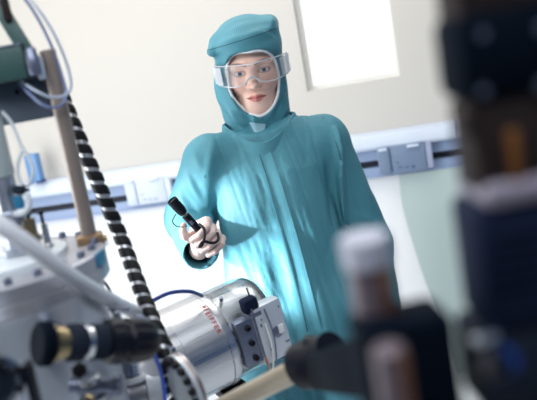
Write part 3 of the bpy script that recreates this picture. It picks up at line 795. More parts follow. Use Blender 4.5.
# --- goggles
def gog(a, z, off=0): 
    q = R(a); return HW((.0975 + off) * math.sin(q), .016 + (.104 + off) * math.cos(q), z)
def zlo(a): return -.030 + .020 * math.exp(-(a / 13) ** 2) + .004 * (abs(a) / 80) ** 2
def zhi(a): return .027 - .003 * math.exp(-(a / 15) ** 2) - .004 * (abs(a) / 80) ** 2
AA = np.linspace(-84, 84, 57); NZ = 9; vs = []; F = []
for a in AA:
    for k in range(NZ): vs.append(gog(a, zlo(a) + (zhi(a) - zlo(a)) * k / (NZ - 1)))
for i in range(len(AA) - 1):
    for k in range(NZ - 1): F.append([i * NZ + k, i * NZ + k + 1, (i + 1) * NZ + k + 1, (i + 1) * NZ + k])
ggl = empty('goggles', HW(0, .05, 0), 'x', 'x'); del ggl['label']; del ggl['category']; ggl.parent = root; ggl.location = vec(HW(0, .05, 0)) - Vector(root.location)
lens = MB().add(vs, F, True)
build('lens', lens, m_lens, ggl)
per = [gog(a, zhi(a)) for a in AA[::2]] + [gog(84, z) for z in (.012, 0, -.014)] + [gog(a, zlo(a)) for a in AA[::-2]] + [gog(-84, z) for z in (-.014, 0, .012)]
build('frame', MB().tube(per, .0019, 8, 2, closed=True), m_gframe, ggl)
for s in (-1, 1):
    vs = []; F = []
    A2 = np.linspace(50, 88, 12)
    for a in A2:
        for k in range(6):
            t = k / 5; vs.append(gog(s * a, -.024 + .046 * t, .003))
    n1 = len(vs)
    for a in A2:
        for k in range(6):
            t = k / 5; vs.append(gog(s * a, -.024 + .046 * t, .0055))
    for i in range(11):
        for k in range(5):
            q = [i * 6 + k, i * 6 + k + 1, (i + 1) * 6 + k + 1, (i + 1) * 6 + k]; F += [q, [v + n1 for v in q[::-1]]]
    build('side_vent', MB().add(vs, F, True), m_gframe, ggl)
build('nose_bridge', MB().tube([HW(-.020, .114, -.028), HW(-.011, .119, -.012), HW(0, .1205, -.008), HW(.011, .119, -.012), HW(.020, .114, -.028)], .0022, 8, 5), m_gframe, ggl)

# --- torch in the picture-left hand
tt = empty('torch', (tA[0], tA[1], tA[2]), 'black hand torch with a wrist cord, gripped in the gloved hand', 'torch')
td = tdir; L0 = np.linalg.norm(tB - tA)
build('barrel', MB().lathe(tA - td * .028, td, [(0, .008), (.002, .0100), (.05, .0100), (.055, .0092), (.075, .0100), (.085, .0100), (L0 + .0, .0100)], 32), m_black, tt)
build('head', MB().lathe(tB - td * .022, td, [(0, .0100), (.010, .0128), (.030, .0134), (.033, .0126), (.036, .0134), (.0455, .0134), (.0465, .0116), (.040, .0112)], 36), m_black, tt)
build('lens', MB().lathe(tB + td * .0168, td, [(0, .0111), (.003, .0108), (.0045, .006)], 28), m_clear, tt)
bt = vec(np.cross(td, np.array(-Fw))); nf = vec(-Fw)
for k in range(4):
    q = R(-30 + 25 * k)
build('switch', MB().box(vec(tA + td * .058) + nf * .0100, (.012, .008, .005), X=td, Y=bt, Z=nf, bev=.002), m_grey, tt)
def T(px, py, d): return P(px, py, d)
build('wrist_cord', MB().tube([T(199, 224, 1.795), T(204, 229, 1.785), T(204.5, 237, 1.782), T(202, 245, 1.784), T(199.5, 247, 1.786), T(201.5, 243, 1.783), T(205, 241.5, 1.784), T(211, 243, 1.788), T(216, 242, 1.797), T(218.5, 238, 1.812), T(217.5, 233, 1.83)], .0036, 8, 6), m_rubber, tt)
build('wrist_cord', MB().tube([T(176, 214, 1.782), T(172.5, 221, 1.79), T(176, 226, 1.80), T(182, 227, 1.81), T(187, 226, 1.815)], .0014, 8, 6), m_rubber, tt)

# ------------------------------------------------------------------ equipment, left and centre
UP = np.array([0, 0, 1.0])
def ring_bolts(name, proto, parent, ctr, axis, r, n, ph=0, up=(0, 0, 1), rng_=None):
    a, b_, c_ = frame(axis, up); out = []
    q = Vector((0, 0, 1)).rotation_difference(a)
    for k in range(n):
        t = ph + 2 * PI * k / n
        if rng_ and not rng_(t): continue
        p = vec(ctr) + (b_ * math.cos(t) + c_ * math.sin(t)) * r
        o = dup(proto, parent, p, q); o.name = name; out.append(o)
    bpy.data.objects.remove(proto); return out
def bolt_proto(name, r, h, m, parent):
    o = build(name, MB().lathe((0, 0, 0), (0, 0, 1), [(-h * .3, r * .6), (0, r * .6), (0, r), (h * .85, r), (h, r * .85), (h, r * .5), (h * .6, r * .5)], 14), m, None, origin=(0, 0, 0)); o.parent = parent; return o

# ---- the big vacuum vessel at the lower left
cc = P(4, 277, 1.24); RV = .172
vz = cc[2]
ves = empty('vacuum_vessel', (cc[0], cc[1], 0), 'big upright grey steel vessel with a wide flange at the lower left edge', 'vessel')
build('vessel_body', MB().lathe((cc[0], cc[1], 0), UP, [(0, .21), (.02, .21), (.02, .156), (vz - .045, .156), (vz - .03, .160), (vz - .028, .164)], 72), m_satin, ves)
build('lower_flange', MB().lathe((cc[0], cc[1], vz - .030), UP, [(0, RV - .004), (.004, RV), (.0215, RV), (.0225, RV - .001)], 80), m_flange, ves)
build('upper_flange', MB().lathe((cc[0], cc[1], vz - .006), UP, [(-.001, RV - .001), (0, RV), (.024, RV), (.028, RV - .005), (.028, .02)], 80), m_flange, ves)
build('gasket', MB().lathe((cc[0], cc[1], vz - .0075), UP, [(0, RV - .006), (.002, RV - .006)], 64), m_tan, ves)
build('top_dome', MB().lathe((cc[0], cc[1], vz + .0215), UP, [(0, .112), (.010, .110), (.014, .10), (.016, .02)], 64), m_paleplastic, ves)
ring_bolts('flange_bolt', bolt_proto('flange_bolt', .0065, .010, m_grey, ves), ves, (cc[0], cc[1], vz + .0215), UP, RV - .016, 22, .1)
# clamp block where the pole stands
pb = P(91, 243, 1.29)
# ---- taupe pole
pt = pb + UP * .335
pol = empty('support_pole', (pb[0], pb[1], pb[2] - .02), 'upright taupe pole clamped into a tan collar, left of the striped cable', 'pole')
build('shaft', MB().cyl(vec(pb - UP * .01), vec(pt), .0133, 32, .002), m_pole, pol)
ang = R(14); bx_, by_ = np.array([math.cos(ang), math.sin(ang), 0]), np.array([-math.sin(ang), math.cos(ang), 0])
build('collar', MB().box(pb + UP * .002, (.046, .038, .028), X=bx_, Y=by_, bev=.004), m_tan, pol)
build('collar_screw', MB().cyl(vec(pb + bx_ * .023 + UP * .004), vec(pb + bx_ * .029 + UP * .004), .005, 12), m_brass, pol)
ft = vz + .0222; 
build('foot', MB().box((pb[0], pb[1], (pb[2] - .012 + ft) / 2), (.058, .044, max(.004, pb[2] - .012 - ft)), X=bx_, Y=by_, bev=.002), m_paleplastic, pol)
tw_ = np.array([math.cos(R(-8)), math.sin(R(-8)), 0])
build('blue_glint', MB().box((cc[0] + tw_[0] * RV, cc[1] + tw_[1] * RV, vz + .008), (.006, .034, .024), X=tw_, Y=np.cross(UP, tw_), bev=.002), m_teal_plastic, ves)  # blue glint on the flange end, put in as a coloured block

# ---- cross plate and dark green box on top
cp = P(6, 104, 1.20); cp2 = P(47, 92, 1.22)
pl = empty('cross_plate', P(20, 112, 1.21), 'slate grey plate fixed across the upper part of the taupe pole', 'plate')
dx_ = (pb - cp) * [1, 1, 0]; dx_ = dx_ / np.linalg.norm(dx_)
pxd = np.array([math.cos(R(4)), math.sin(R(4)), 0]); pyd = np.array([-math.sin(R(4)), math.cos(R(4)), 0])
pc = P(3, 104, 1.262)
build('panel', MB().box(pc + pyd * .0, (.178, .016, .072), X=pxd, Y=pyd, bev=.002), m_plate, pl)
build('top_lip', MB().box(pc + UP * .038 - pyd * .016, (.178, .052, .008), X=pxd, Y=pyd, bev=.002), m_plate, pl)
build('screw', MB().cyl(vec(P(17, 92, 1.256)), vec(P(17, 92, 1.244)), .004, 14), m_brown, pl)
gb = P(13, 64, 1.215)
gx = empty('dark_green_box', gb - UP * .03, 'dark green instrument box with an angled bracket at the upper left', 'instrument box')
build('housing', MB().box(gb - pxd * .018, (.085, .050, .054), X=pxd, Y=pyd, bev=.004), m_green, gx)
build('lid_edge', MB().box(gb - pxd * .018 + UP * .028, (.087, .052, .004), X=pxd, Y=pyd, bev=.001), m_plate, gx)
k0, k1 = P(-12, -12, 1.21), P(27, 52, 1.21); kd = (k1 - k0) / np.linalg.norm(k1 - k0)
build('bracket', MB().box((k0 + k1) / 2, (np.linalg.norm(k1 - k0), .018, .023), X=kd, Y=-Fw, Z=np.cross(kd, -Fw), bev=.002), m_green, gx)
build('bracket_tip', MB().box(P(5, 4, 1.195), (.012, .014, .055), X=pxd, Y=pyd, bev=.002), m_brown, gx)
build('connector', MB().lathe(vec(P(33, 61, 1.195) - UP * .022), UP, [(0, .008), (.004, .0105), (.030, .0105), (.032, .009), (.040, .009), (.044, .006)], 24), m_grey, gx)
build('connector', MB().lathe(vec(P(40, 66, 1.205) - UP * .022), UP, [(0, .005), (.004, .0065), (.034, .0065), (.038, .004)], 20), m_wire2, gx)
def cable(name, pts, r, m, label, cat, res=8, group=None):
    o = build(name, MB().tube([P(*p) for p in pts], r, 12, res), m); o['label'] = label; o['category'] = cat
    if group: o['group'] = group
    return o
cable('looped_cable', [(16, -12, 1.205), (32, 9, 1.205), (45, 32, 1.215), (55, 55, 1.225), (62, 76, 1.230), (66, 92, 1.230), (63, 104, 1.220), (52, 107.5, 1.210), (40, 103, 1.205), (28, 92, 1.215), (18, 82, 1.255)], .0026, m_wire, 'blue-grey cable loop running close beside the pole top', 'cable')
cable('looped_cable', [(20, -12, 1.185), (38, 9, 1.185), (53, 32, 1.195), (64, 56, 1.205), (70, 76, 1.210), (70.5, 89, 1.210), (64, 96, 1.200), (50, 97, 1.190), (38, 92, 1.185), (28, 86, 1.205), (20, 79, 1.245)], .0024, m_wire2, 'pale outer cable loop at the upper left, outside the blue-grey one', 'cable')
cable('clear_tube', [(2, 112, 1.200), (12, 124, 1.200), (21, 145, 1.200), (29, 158, 1.200), (33, 170, 1.200), (31, 181, 1.200), (26, 185, 1.200), (19, 178, 1.200), (18, 163, 1.200), (24, 148, 1.200)], .0030, m_paleplastic, 'white tubing loop hanging beside the pale cylinder on the left', 'tubing')
# pale cylinder, steel post and fittings standing on the vessel top
ztop = vz + .0378
def on_top(px, py, d): q = P(px, py, d); return q
g0 = P(1, 178, 1.200)
gc = empty('pale_cylinder', g0, 'tall pale grey cylinder at the left edge above the steel column', 'cylinder')
build('cylinder_body', MB().lathe(vec(g0), UP, [(0, .020), (.003, .023), (.100, .023), (.104, .020)], 40), mat('pale_grey_metal', srgb(172, 184, 186), .35, .2, noise=.04), gc)
build('cap_ring', MB().lathe(vec(g0 + UP * .100), UP, [(0, .024), (.006, .024)], 40), m_grey, gc)
sc_ = empty('steel_column', (g0[0], g0[1], ztop), 'stepped steel column standing on the vessel at the left edge', 'column')
hh = g0[2] - ztop
build('column_body', MB().lathe((g0[0], g0[1], ztop), UP, [(0, .027), (.012, .027), (.012, .017), (hh * .42, .017), (hh * .42, .023), (hh * .55, .023), (hh * .57, .016), (hh * .82, .016), (hh * .82, .021), (hh, .021)], 40), m_satin, sc_)
build('ring', MB().lathe((g0[0], g0[1], ztop + hh * .28), UP, [(0, .0185), (.008, .0185)], 36), m_brass, sc_)
build('side_knob', MB().lathe(vec(P(13, 190, 1.185)), tuple(XI), [(0, .005), (.005, .0075), (.018, .0075), (.02, .0035), (.026, .0035)], 20), m_darkgrey, sc_)
build('side_block', MB().box(P(19, 202, 1.190), (.013, .013, .022), bev=.002), m_teal_plastic, sc_)
build('elbow', MB().tube([P(14, 214, 1.185), P(24, 213, 1.185), P(29, 205, 1.185), P(27, 194, 1.185)], .0050, 12, 6), m_paleplastic, sc_)
# brass fitting with two black screws
f0 = P(38, 258, 1.220)
bf = empty('brass_fitting', (f0[0], f0[1], ztop), 'brass fitting with a black screw on top, standing on the vessel', 'fitting')
fh = P(35, 216, 1.220)[2] - ztop
build('fitting_body', MB().lathe((f0[0], f0[1], ztop), UP, [(0, .014), (.006, .014), (.007, .0112), (fh * .5, .0112), (fh * .52, .0095), (fh, .0095)], 6 * 4), m_brass, bf)
build('black_screw', MB().lathe((f0[0], f0[1], ztop + fh), UP, [(0, .003), (.004, .003), (.004, .0052), (.011, .0052), (.012, .004)], 16), m_rubber, bf)
f1 = P(50, 252, 1.240); f2 = P(46, 208, 1.240)
bs = empty('slim_post', (f1[0], f1[1], ztop), 'slim steel post with a black top beside the brass fitting', 'post')
ph_ = f2[2] - ztop
build('post_body', MB().lathe((f1[0], f1[1], ztop), UP, [(0, .009), (.004, .009), (.005, .006), (ph_ * .62, .006)], 18), m_steel, bs)
build('black_top', MB().lathe((f1[0], f1[1], ztop + ph_ * .60), UP, [(0, .0028), (ph_ * .30, .0028), (ph_ * .30, .0048), (ph_ * .40, .0048)], 14), m_rubber, bs)

# ---- white hose across
o = cable('white_hose', [(-14, 216, .98), (8, 230, .99), (40, 253, 1.02), (75, 279, 1.08), (105, 297, 1.18), (126, 308, 1.28), (146, 316, 1.41)], .0122, m_hose, 'thick white hose running diagonally across the vessel flange', 'hose', 8)
# ---- black and silver spiral cable
pts = [P(*p) for p in [(57, 84, 1.40), (66, 106, 1.40), (84, 150, 1.40), (103, 195, 1.41), (122, 240, 1.42), (140, 288, 1.38), (156, 328, 1.33), (166, 356, 1.31)]]
se = empty('striped_cable', pts[-1], 'long silver cable wrapped in a black spiral, slanting down from the pole', 'cable')
build('cable_core', MB().tube(pts, .0118, 18, 8), m_cable_core, se)
sp = spline(pts, 40); Ls = [0]
for i in range(1, len(sp)): Ls.append(Ls[-1] + (sp[i] - sp[i - 1]).length)
tot = Ls[-1]; pitch = .0272; vs = []; F = []; nstep = int(tot / pitch * 26)
bv = None; Wd = .0200
for i in range(nstep + 1):
    s_ = tot * i / nstep; j = min(max(np.searchsorted(Ls, s_), 1), len(sp) - 1); t = (s_ - Ls[j - 1]) / max(Ls[j] - Ls[j - 1], 1e-9)
    p = sp[j - 1].lerp(sp[j], t); tg = (sp[min(j + 3, len(sp) - 1)] - sp[max(j - 4, 0)]).normalized()
    if bv is None: _, bv, _ = frame(tg)
    bv = (bv - tg * bv.dot(tg)).normalized(); cv = tg.cross(bv); q = -2 * PI * s_ / pitch
    for du, rr in ((-.5, .0120), (-.42, .0142), (-.2, .0148), (.2, .0148), (.42, .0142), (.5, .0120)):
        qq = q; vs.append(p + tg * (du * Wd) + (bv * math.cos(qq) + cv * math.sin(qq)) * rr)
for i in range(nstep):
    for k in range(5): F.append([i * 6 + k, i * 6 + k + 1, (i + 1) * 6 + k + 1, (i + 1) * 6 + k])
F += [[0, 1, 2, 3, 4, 5], [nstep * 6 + k for k in range(5, -1, -1)]]
build('spiral_wrap', MB().add(vs, F, True), m_rubber, se)

# ---- turbo pump
PO = P(215, 338, 1.70); PA = np.array([.87, .47, .10]); PA /= np.linalg.norm(PA)
a_, b_, c_ = [np.array(v) for v in frame(PA)]
if c_ @ Fw > 0: c_ = -c_                                      # c_ towards the camera
streaked(m_brush, PA, b_, c_, .26)
tp = empty('vacuum_pump', PO - UP * .11, 'brushed steel turbo pump with red lettering in the lower middle', 'pump')
def PW(s, u, w): return PO + PA * s + b_ * u + c_ * w
build('housing', MB().lathe(PO, PA, [(-.118, .060), (-.118, .1085), (-.104, .1085), (-.102, .1045), (-.016, .1045), (-.0155, .1020), (-.013, .1020), (-.0125, .1060), (0, .1060), (.004, .1035), (.006, .09)], 128), m_brush, tp)
build('inlet_ribs', MB().lathe(PO, PA, [v for k in range(7) for v in ((-.118 - .008 * k, .056), (-.120 - .008 * k, .068), (-.123 - .008 * k, .068), (-.125 - .008 * k, .056))][::1], 64), m_pipe, tp)
build('inlet_ring', MB().lathe(PO, PA, [(-.122, .098), (-.1245, .096), (-.1245, .084), (-.122, .082)], 96, cap=False), m_brass, tp)
ring_bolts('flange_bolt', bolt_proto('flange_bolt', .006, .009, m_grey, tp), tp, PO - PA * .118, -PA, .098, 16, .2)
build('motor_housing', MB().lathe(PO, PA, [(.004, .085), (.008, .094), (.056, .094), (.060, .091), (.064, .094), (.100, .094), (.106, .090), (.106, .03)], 96), m_brush, tp)
# clear rounded cover
build('clear_cover', MB().lathe(PO, PA, [(.012, .1000), (.085, .1000), (.108, .096), (.121, .084), (.126, .066)], 96, cap=False), m_clear, tp)
build('black_band', MB().lathe(PO, PA, [(.106, .0955), (.112, .0925), (.113, .088), (.106, .088)], 96, cap=False), m_rubber, tp)
build('motor_screw', MB().cyl(vec(PW(.022, .088, .042)), vec(PW(.022, .097, .046)), .004, 14), m_grey, tp)
# controller on the camera side
pc_ = P(246, 343, 1.505)
build('bracket_plate', MB().box(PW(.030, .004, .094), (.040, .100, .026), X=PA, Y=b_, Z=c_, bev=.003), m_grey, tp)
for k in (-.034, 0, .034):
    s0 = PW(.034, k + .002, .107); build('screw', MB().lathe(s0, c_, [(0, .0065), (.005, .0065), (.007, .005), (.007, .003), (.004, .003)], 14), m_rubber, tp)
cpn = build('control_panel', MB().box(PW(.086, .004, .092), (.072, .128, .034), X=PA, Y=b_, Z=c_, bev=.005), m_ctrl, tp)
build('panel_edge', MB().box(PW(.0535, .006, .1085), (.004, .130, .004), X=PA, Y=b_, Z=c_, bev=.001), m_grey, cpn)
build('dial', MB().lathe(PW(.096, .000, .109), c_, [(0, .012), (.003, .012), (.004, .010)], 28), m_grey, cpn)
build('dial_flag', MB().box(PW(.105, .004, .1125), (.014, .020, .005), X=PA, Y=b_, Z=c_, bev=.002), m_white, cpn)
for (s_, u_, w_) in ((.064, .028, .006), (.068, .040, .004), (.072, -.030, .005), (.111, -.030, .004), (.116, -.030, .004), (.114, .050, .004)):
    build('mark', MB().box(PW(s_, u_, .1094), (w_ * .6, w_, .0016), X=PA, Y=b_, Z=c_), m_mark, cpn)
cn = build('connector', MB().box(PW(.058, .075, .093), (.034, .032, .030), X=PA, Y=b_, Z=c_, bev=.007), m_navy, tp)
build('pin', MB().cyl(vec(PW(.066, .089, .090)), vec(PW(.066, .108, .086)), .0018, 10), m_rubber, cn)
build('socket_foot', MB().box(PW(.058, .055, .098), (.030, .010, .024), X=PA, Y=b_, Z=c_, bev=.002), m_grey, tp)
build('lower_socket', MB().box(PW(.105, -.058, .090), (.024, .018, .022), X=PA, Y=b_, Z=c_, bev=.004), m_navy, tp)
def pw_tube(pts, r, m): return build('wire', MB().tube([PW(*p) for p in pts], r, 8, 8), m, tp)
pw_tube([(.055, -.038, .108), (.054, -.060, .116), (.050, -.085, .114), (.044, -.115, .106)], .0017, m_orangewire)
pw_tube([(.073, .030, .111), (.070, -.010, .122), (.064, -.050, .120), (.056, -.085, .112), (.050, -.12, .104)], .0021, m_white)
pw_tube([(.080, .060, .111), (.079, .010, .124), (.073, -.040, .122), (.064, -.085, .112), (.056, -.12, .104)], .0017, m_grey)
build('foot_clamp', MB().box(PW(-.010, -.108, .030), (.060, .022, .050), X=PA, Y=b_, Z=c_, bev=.005), m_rubber, tp)
# red lettering wrapped on the housing
fc = bpy.data.curves.new('lettering', 'FONT'); fc.body = 'PFEIFFER'; fc.size = .0148; fc.align_x = 'CENTER'; fc.align_y = 'CENTER'; fc.space_character = 1.32; fc.extrude = .0005; fc.offset = .0001
to = bpy.data.objects.new('lettering_src', fc); COL.objects.link(to); bpy.context.view_layer.update()
me = bpy.data.meshes.new_from_object(to.evaluated_get(bpy.context.evaluated_depsgraph_get())); bpy.data.objects.remove(to)
bm = bmesh.new(); bm.from_mesh(me); bmesh.ops.subdivide_edges(bm, edges=[e for e in bm.edges if e.calc_length() > .003], cuts=2); bmesh.ops.triangulate(bm, faces=bm.faces)
tc_px = None
ang0 = R(44); RB = .1047                                       # angle from b_ towards c_
vs = []
for v in bm.verts:
    th = ang0 + v.co.x / RB * 1.0; rr = RB + v.co.z + .0003
    vs.append(PO + PA * (-.022 + v.co.y) + (b_ * math.cos(th) + c_ * math.sin(th)) * rr)
F = [[v.index for v in f.verts] for f in bm.faces]; bm.free(); bpy.data.meshes.remove(me)
build('red_lettering', MB().add(vs, F, True), m_red, tp)
tp.scale = (1.065,) * 3; tp.location = vec(PO - UP * .11 * 1.065)

# ---- bolted flange and pipe left of the pump
FO = P(182, 390, 1.26); fa = np.array([.84, .54, .07]); fa /= np.linalg.norm(fa)
bfz = empty('bolted_flange', FO - UP * .07, 'pale round flange edged with black bolts, in front of the pump', 'flange')
build('disc', MB().lathe(FO, fa, [(.0, .062), (.0, .0625), (.008, .0625), (.008, .03)], 72), m_ctrl, bfz)
build('raised_face', MB().lathe(FO, -fa, [(0, .044), (.004, .042), (.005, .02)], 64), m_paleplastic, bfz)
ring_bolts('bolt', bolt_proto('bolt', .0060, .010, m_rubber, bfz), bfz, FO, -fa, .0545, 18, .1)
build('copper_gasket', MB().lathe(FO + fa * .0082, fa, [(0, .0615), (.002, .0615)], 64), mat('copper', (.6, .3, .18, 1), .35, 1), bfz)
build('back_disc', MB().lathe(FO + fa * .0105, fa, [(0, .0625), (.004, .0625), (.004, .04), (.012, .04)], 72), m_pipe, bfz)
# steel pipe with threaded neck
p1, p0 = P(158, 389, 1.40), P(116, 399, 1.36)
sp_ = empty('steel_pipe', P(140, 400, 1.3), 'horizontal steel pipe with a ribbed neck at the bottom, left of the bolted flange', 'pipe')
pa_ = (p1 - p0); pl_ = np.linalg.norm(pa_); pa_ = pa_ / pl_
build('pipe_body', MB().lathe(p0, pa_, [(0, .036), (.004, .038), (.018, .038), (.019, .034), (pl_ - .03, .034), (pl_ - .03, .039), (pl_ + .0, .039), (pl_ + .002, .036)], 56), m_pipe, sp_)
build('sleeve', MB().lathe(p1 - pa_ * .034, pa_, [(0, .0345), (.002, .0405), (.030, .0405), (.032, .0345)], 56), m_ctrl, sp_)
n0_, n1_ = P(131, 377, 1.36), P(126, 352, 1.36); na = (n1_ - n0_) / np.linalg.norm(n1_ - n0_)
build('ribbed_neck', MB().lathe(n0_, na, [v for k in range(6) for v in ((.0068 * k, .0165), (.0068 * k + .0014, .0205), (.0068 * k + .0044, .0205), (.0068 * k + .0056, .0165))], 40), m_steel, sp_)
build('neck_ring', MB().lathe(n0_ - na * .010, na, [(0, .024), (.002, .027), (.009, .027), (.011, .022)], 40), m_hose, sp_)
w0_, w1_ = P(140, 362, 1.32), P(170, 352, 1.36)
build('reducer', MB().lathe(P(152, 379, 1.40), P(160, 340, 1.41) - P(152, 379, 1.40), [(0, .032), (.015, .031), (.05, .017), (.075, .015)], 40), m_hose, sp_)
# blue cables
cable('blue_cable', [(141, 326, 1.20), (147, 338, 1.21), (152, 350, 1.22), (159, 366, 1.24), (163, 382, 1.26), (166, 405, 1.26)], .0034, m_brightblue, 'bright blue cable dropping in front of the steel pipe', 'cable')
cable('blue_hose', [(146, 305, 1.46), (156, 299, 1.48), (168, 293.5, 1.50), (180, 291.5, 1.52), (192, 292, 1.56), (202, 296, 1.62)], .0042, m_bluecable, 'dark blue hose arching over the left end of the pump', 'hose')
cable('brown_wire', [(92, 270, 1.340), (101, 279, 1.330), (108, 287, 1.330), (111.5, 296, 1.320), (112, 312, 1.300)], .0026, m_brown, 'thin dark brown wire hanging from the pole clamp', 'wire')
# ---- black knob valve across the vessel
v0, v1 = P(37, 344, 1.0), P(142, 340, 1.10); va = v1 - v0; vl = np.linalg.norm(va); va = va / vl
kv = empty('knob_valve', v0, 'horizontal valve with a large black knob, sticking out in front of the vessel', 'valve')
build('end_disc', MB().lathe(v0, va, [(0, .026), (.004, .031), (.016, .031), (.019, .026)], 40), m_blacksoft, kv)
build('brass_ring', MB().lathe(v0 + va * .019, va, [(0, .022), (.003, .025), (.014, .025), (.016, .021), (.022, .021)], 8 * 4), m_brass, kv)
build('valve_body', MB().lathe(v0 + va * .041, va, [(0, .023), (.004, .0265), (.022, .0265), (.023, .021), (.036, .021), (.037, .0255), (.058, .0255), (.060, .020)], 40), m_darkgrey, kv)
build('steel_ring', MB().lathe(v0 + va * .066, va, [(0, .0215), (.002, .0235), (.010, .0235), (.012, .0215)], 40), m_steel, kv)
def grip(o, axis, prof, n, nr, depth):
    a, b, c = frame(axis); vs = []; F = []
    for t, r in prof:
        for k in range(n):
            q = 2 * PI * k / n; rr = r * (1 - depth * (.5 + .5 * math.cos(q * nr)) ** 3); vs.append(vec(o) + a * t + (b * math.cos(q) + c * math.sin(q)) * rr)
    for i in range(len(prof) - 1):
        for k in range(n): k2 = (k + 1) % n; F.append([i * n + k, i * n + k2, (i + 1) * n + k2, (i + 1) * n + k])
    F += [list(range(n))[::-1], [(len(prof) - 1) * n + k for k in range(n)]]
    return MB().add(vs, F, True)
build('black_knob', grip(v0 + va * .100, va, [(0, .022), (.004, .032), (.020, .034), (.024, .029), (.030, .029), (.034, .0335), (.056, .0335), (.070, .030), (.080, .022), (.085, .012)], 96, 8, .06), m_black, kv)
build('knob_screw', MB().cyl(vec(v0 + va * .16 - Fw * .030 + UP * .004), vec(v0 + va * .16 - Fw * .0345 + UP * .004), .005, 14), m_grey, kv)
j0 = v0 + va * .070
build('mount', MB().cyl(vec(j0), vec(j0 + np.array([cc[0] - j0[0], cc[1] - j0[1], 0]) * (1 - .157 / np.linalg.norm((cc - j0)[:2]))), .012, 24), m_satin, kv)
# small steel fitting over the knob
q0 = P(118, 322, 1.19)
sf = empty('hose_fitting', q0, 'small steel hose fitting above the black knob, where the white hose ends', 'fitting')
build('fitting_body', MB().lathe(vec(q0 - UP * .012), UP, [(0, .008), (.006, .012), (.014, .012), (.016, .008), (.030, .008), (.032, .005)], 24), m_steel, sf)
build('lever', MB().box(q0 + UP * .022 + XI * .006, (.034, .005, .004), X=XI, Y=YI, Z=-Fw, bev=.001), m_grey, sf)
build('ferrule', MB().lathe(vec(P(134, 318, 1.20)), tuple(XI * .8 - YI * .6), [(0, .009), (.006, .0125), (.020, .0125), (.024, .009), (.04, .006)], 24), m_grey, sf)
# cluster of steel couplings at the bottom
m0 = P(90, 384, 1.12)
cl = empty('coupling', m0 - UP * .06, 'cluster of small steel couplings below the black knob', 'coupling')
build('coupling_body', MB().lathe(vec(m0 - UP * .06), UP, [(0, .016), (.022, .016), (.024, .021), (.040, .021), (.043, .013), (.060, .013), (.062, .018), (.072, .018), (.076, .010)], 32), m_steel, cl)
build('side_nut', MB().lathe(vec(m0 - UP * .002), tuple(XI), [(-.030, .012), (-.018, .012), (-.017, .016), (-.004, .016), (.010, .016), (.016, .012), (.034, .012), (.036, .016), (.046, .016)], 6 * 4), m_grey, cl)
build('black_nut', MB().lathe(vec(P(80, 370, 1.095)), tuple(-Fw), [(0, .012), (.006, .012), (.010, .008)], 6), m_rubber, cl)
build('black_nut', MB().lathe(vec(P(114, 388, 1.14)), tuple(-Fw), [(0, .011), (.006, .011), (.010, .007)], 6), m_rubber, cl)
build('brass_nut', MB().lathe(vec(P(89, 399, 1.085)), tuple(-Fw), [(0, .009), (.006, .009), (.010, .006)], 6), m_brass, cl)
# viewport ring at the lower left corner
r0 = P(-8, 383, .93)
vp = empty('port_flange', r0 - UP * .04, 'round steel port ring in the lower left corner', 'port')
pa2 = np.array([.50, -.86, .05]); pa2 /= np.linalg.norm(pa2)
build('ring', MB().lathe(r0, pa2, [(-.05, .022), (0, .022), (0, .038), (.012, .038), (.014, .034), (.014, .026), (.006, .024), (.004, .012)], 56), m_steel, vp)
build('port_glass', MB().lathe(r0 + pa2 * .0045, pa2, [(0, .0235), (.002, .0235)], 40), m_darkgrey, vp)
ring_bolts('bolt', bolt_proto('bolt', .0045, .006, m_rubber, vp), vp, r0 + pa2 * .0135, pa2, .0305, 8, .3)
build('clamp_bar', MB().box(r0 + XI * .046 - UP * .012 + Fw * .01, (.009, .02, .075), bev=.002), m_black, vp)

# ------------------------------------------------------------------ equipment in the foreground, centre and right
h0, h1 = P(214, 412, 1.30), P(312, 362, 1.10); ra_ = h1 - h0; rl = np.linalg.norm(ra_); ra_ = ra_ / rl
h0 = h0 - ra_ * .10; rl += .10
ro = empty('manipulator_rod', h0, 'cream metal rod entering a round black clamp at the bottom centre', 'rod')
build('shaft', MB().cyl(vec(h0), vec(h1), .0180, 36, .001), m_rod, ro)
ck = P(303, 367, 1.12)
cb_ = empty('black_clamp', P(340, 380, .95), 'blurred black clamp body holding the cream rod and the capped tube', 'clamp')
build('clamp_nose', MB().lathe(vec(h1 - ra_ * .03), ra_, [(0, .0215), (.003, .0245), (.003, .032), (.008, .036), (.038, .036), (.044, .032), (.08, .030)], 48), m_black, cb_)
build('nose_ring', MB().lathe(vec(h1 - ra_ * .033), ra_, [(0, .0185), (0, .0235), (.004, .0235)], 40), m_grey, cb_)
t0 = P(318, 346, 1.08)
build('thumb_wheel', MB().lathe(vec(P(316, 352, 1.09) ), tuple(YI * .9 + XI * .25), [(0, .02), (.003, .024), (.016, .024), (.02, .02)], 32), m_black, cb_)
e0, e1 = P(322, 366, 1.04), P(400, 354, .50); ea = e1 - e0; el_ = np.linalg.norm(ea); ea = ea / el_
eb, ec = [np.array(v) for v in frame(ea)[1:]]
build('arm', MB().box((e0 + e1) / 2 - eb * .006, (el_ + .03, .042, .050), X=ea, Y=np.cross(ea, eb), Z=eb, bev=.008), m_blacksoft, cb_)
bw = np.array([math.cos(R(4)), math.sin(R(4)), 0]); bn = np.array([-math.sin(R(4)), math.cos(R(4)), 0])
bc = P(405, 362, .495)
zb1 = P(420, 313, .48)[2]
build('block', MB().box((bc[0], bc[1], zb1 - .055), (.062, .047, .11), X=bw, Y=bn, bev=.006), m_blacksoft, cb_)
build('leg', MB().box((bc[0], bc[1], (zb1 - .11) / 2), (.04, .04, zb1 - .11), X=bw, Y=bn, bev=.003), m_blacksoft, cb_)
x0 = P(388, 345, .44)
build('front_tube', MB().cyl((x0[0], x0[1], x0[2] - .09), (x0[0], x0[1], x0[2]), .0100, 36, .0025), m_taupe, cb_)
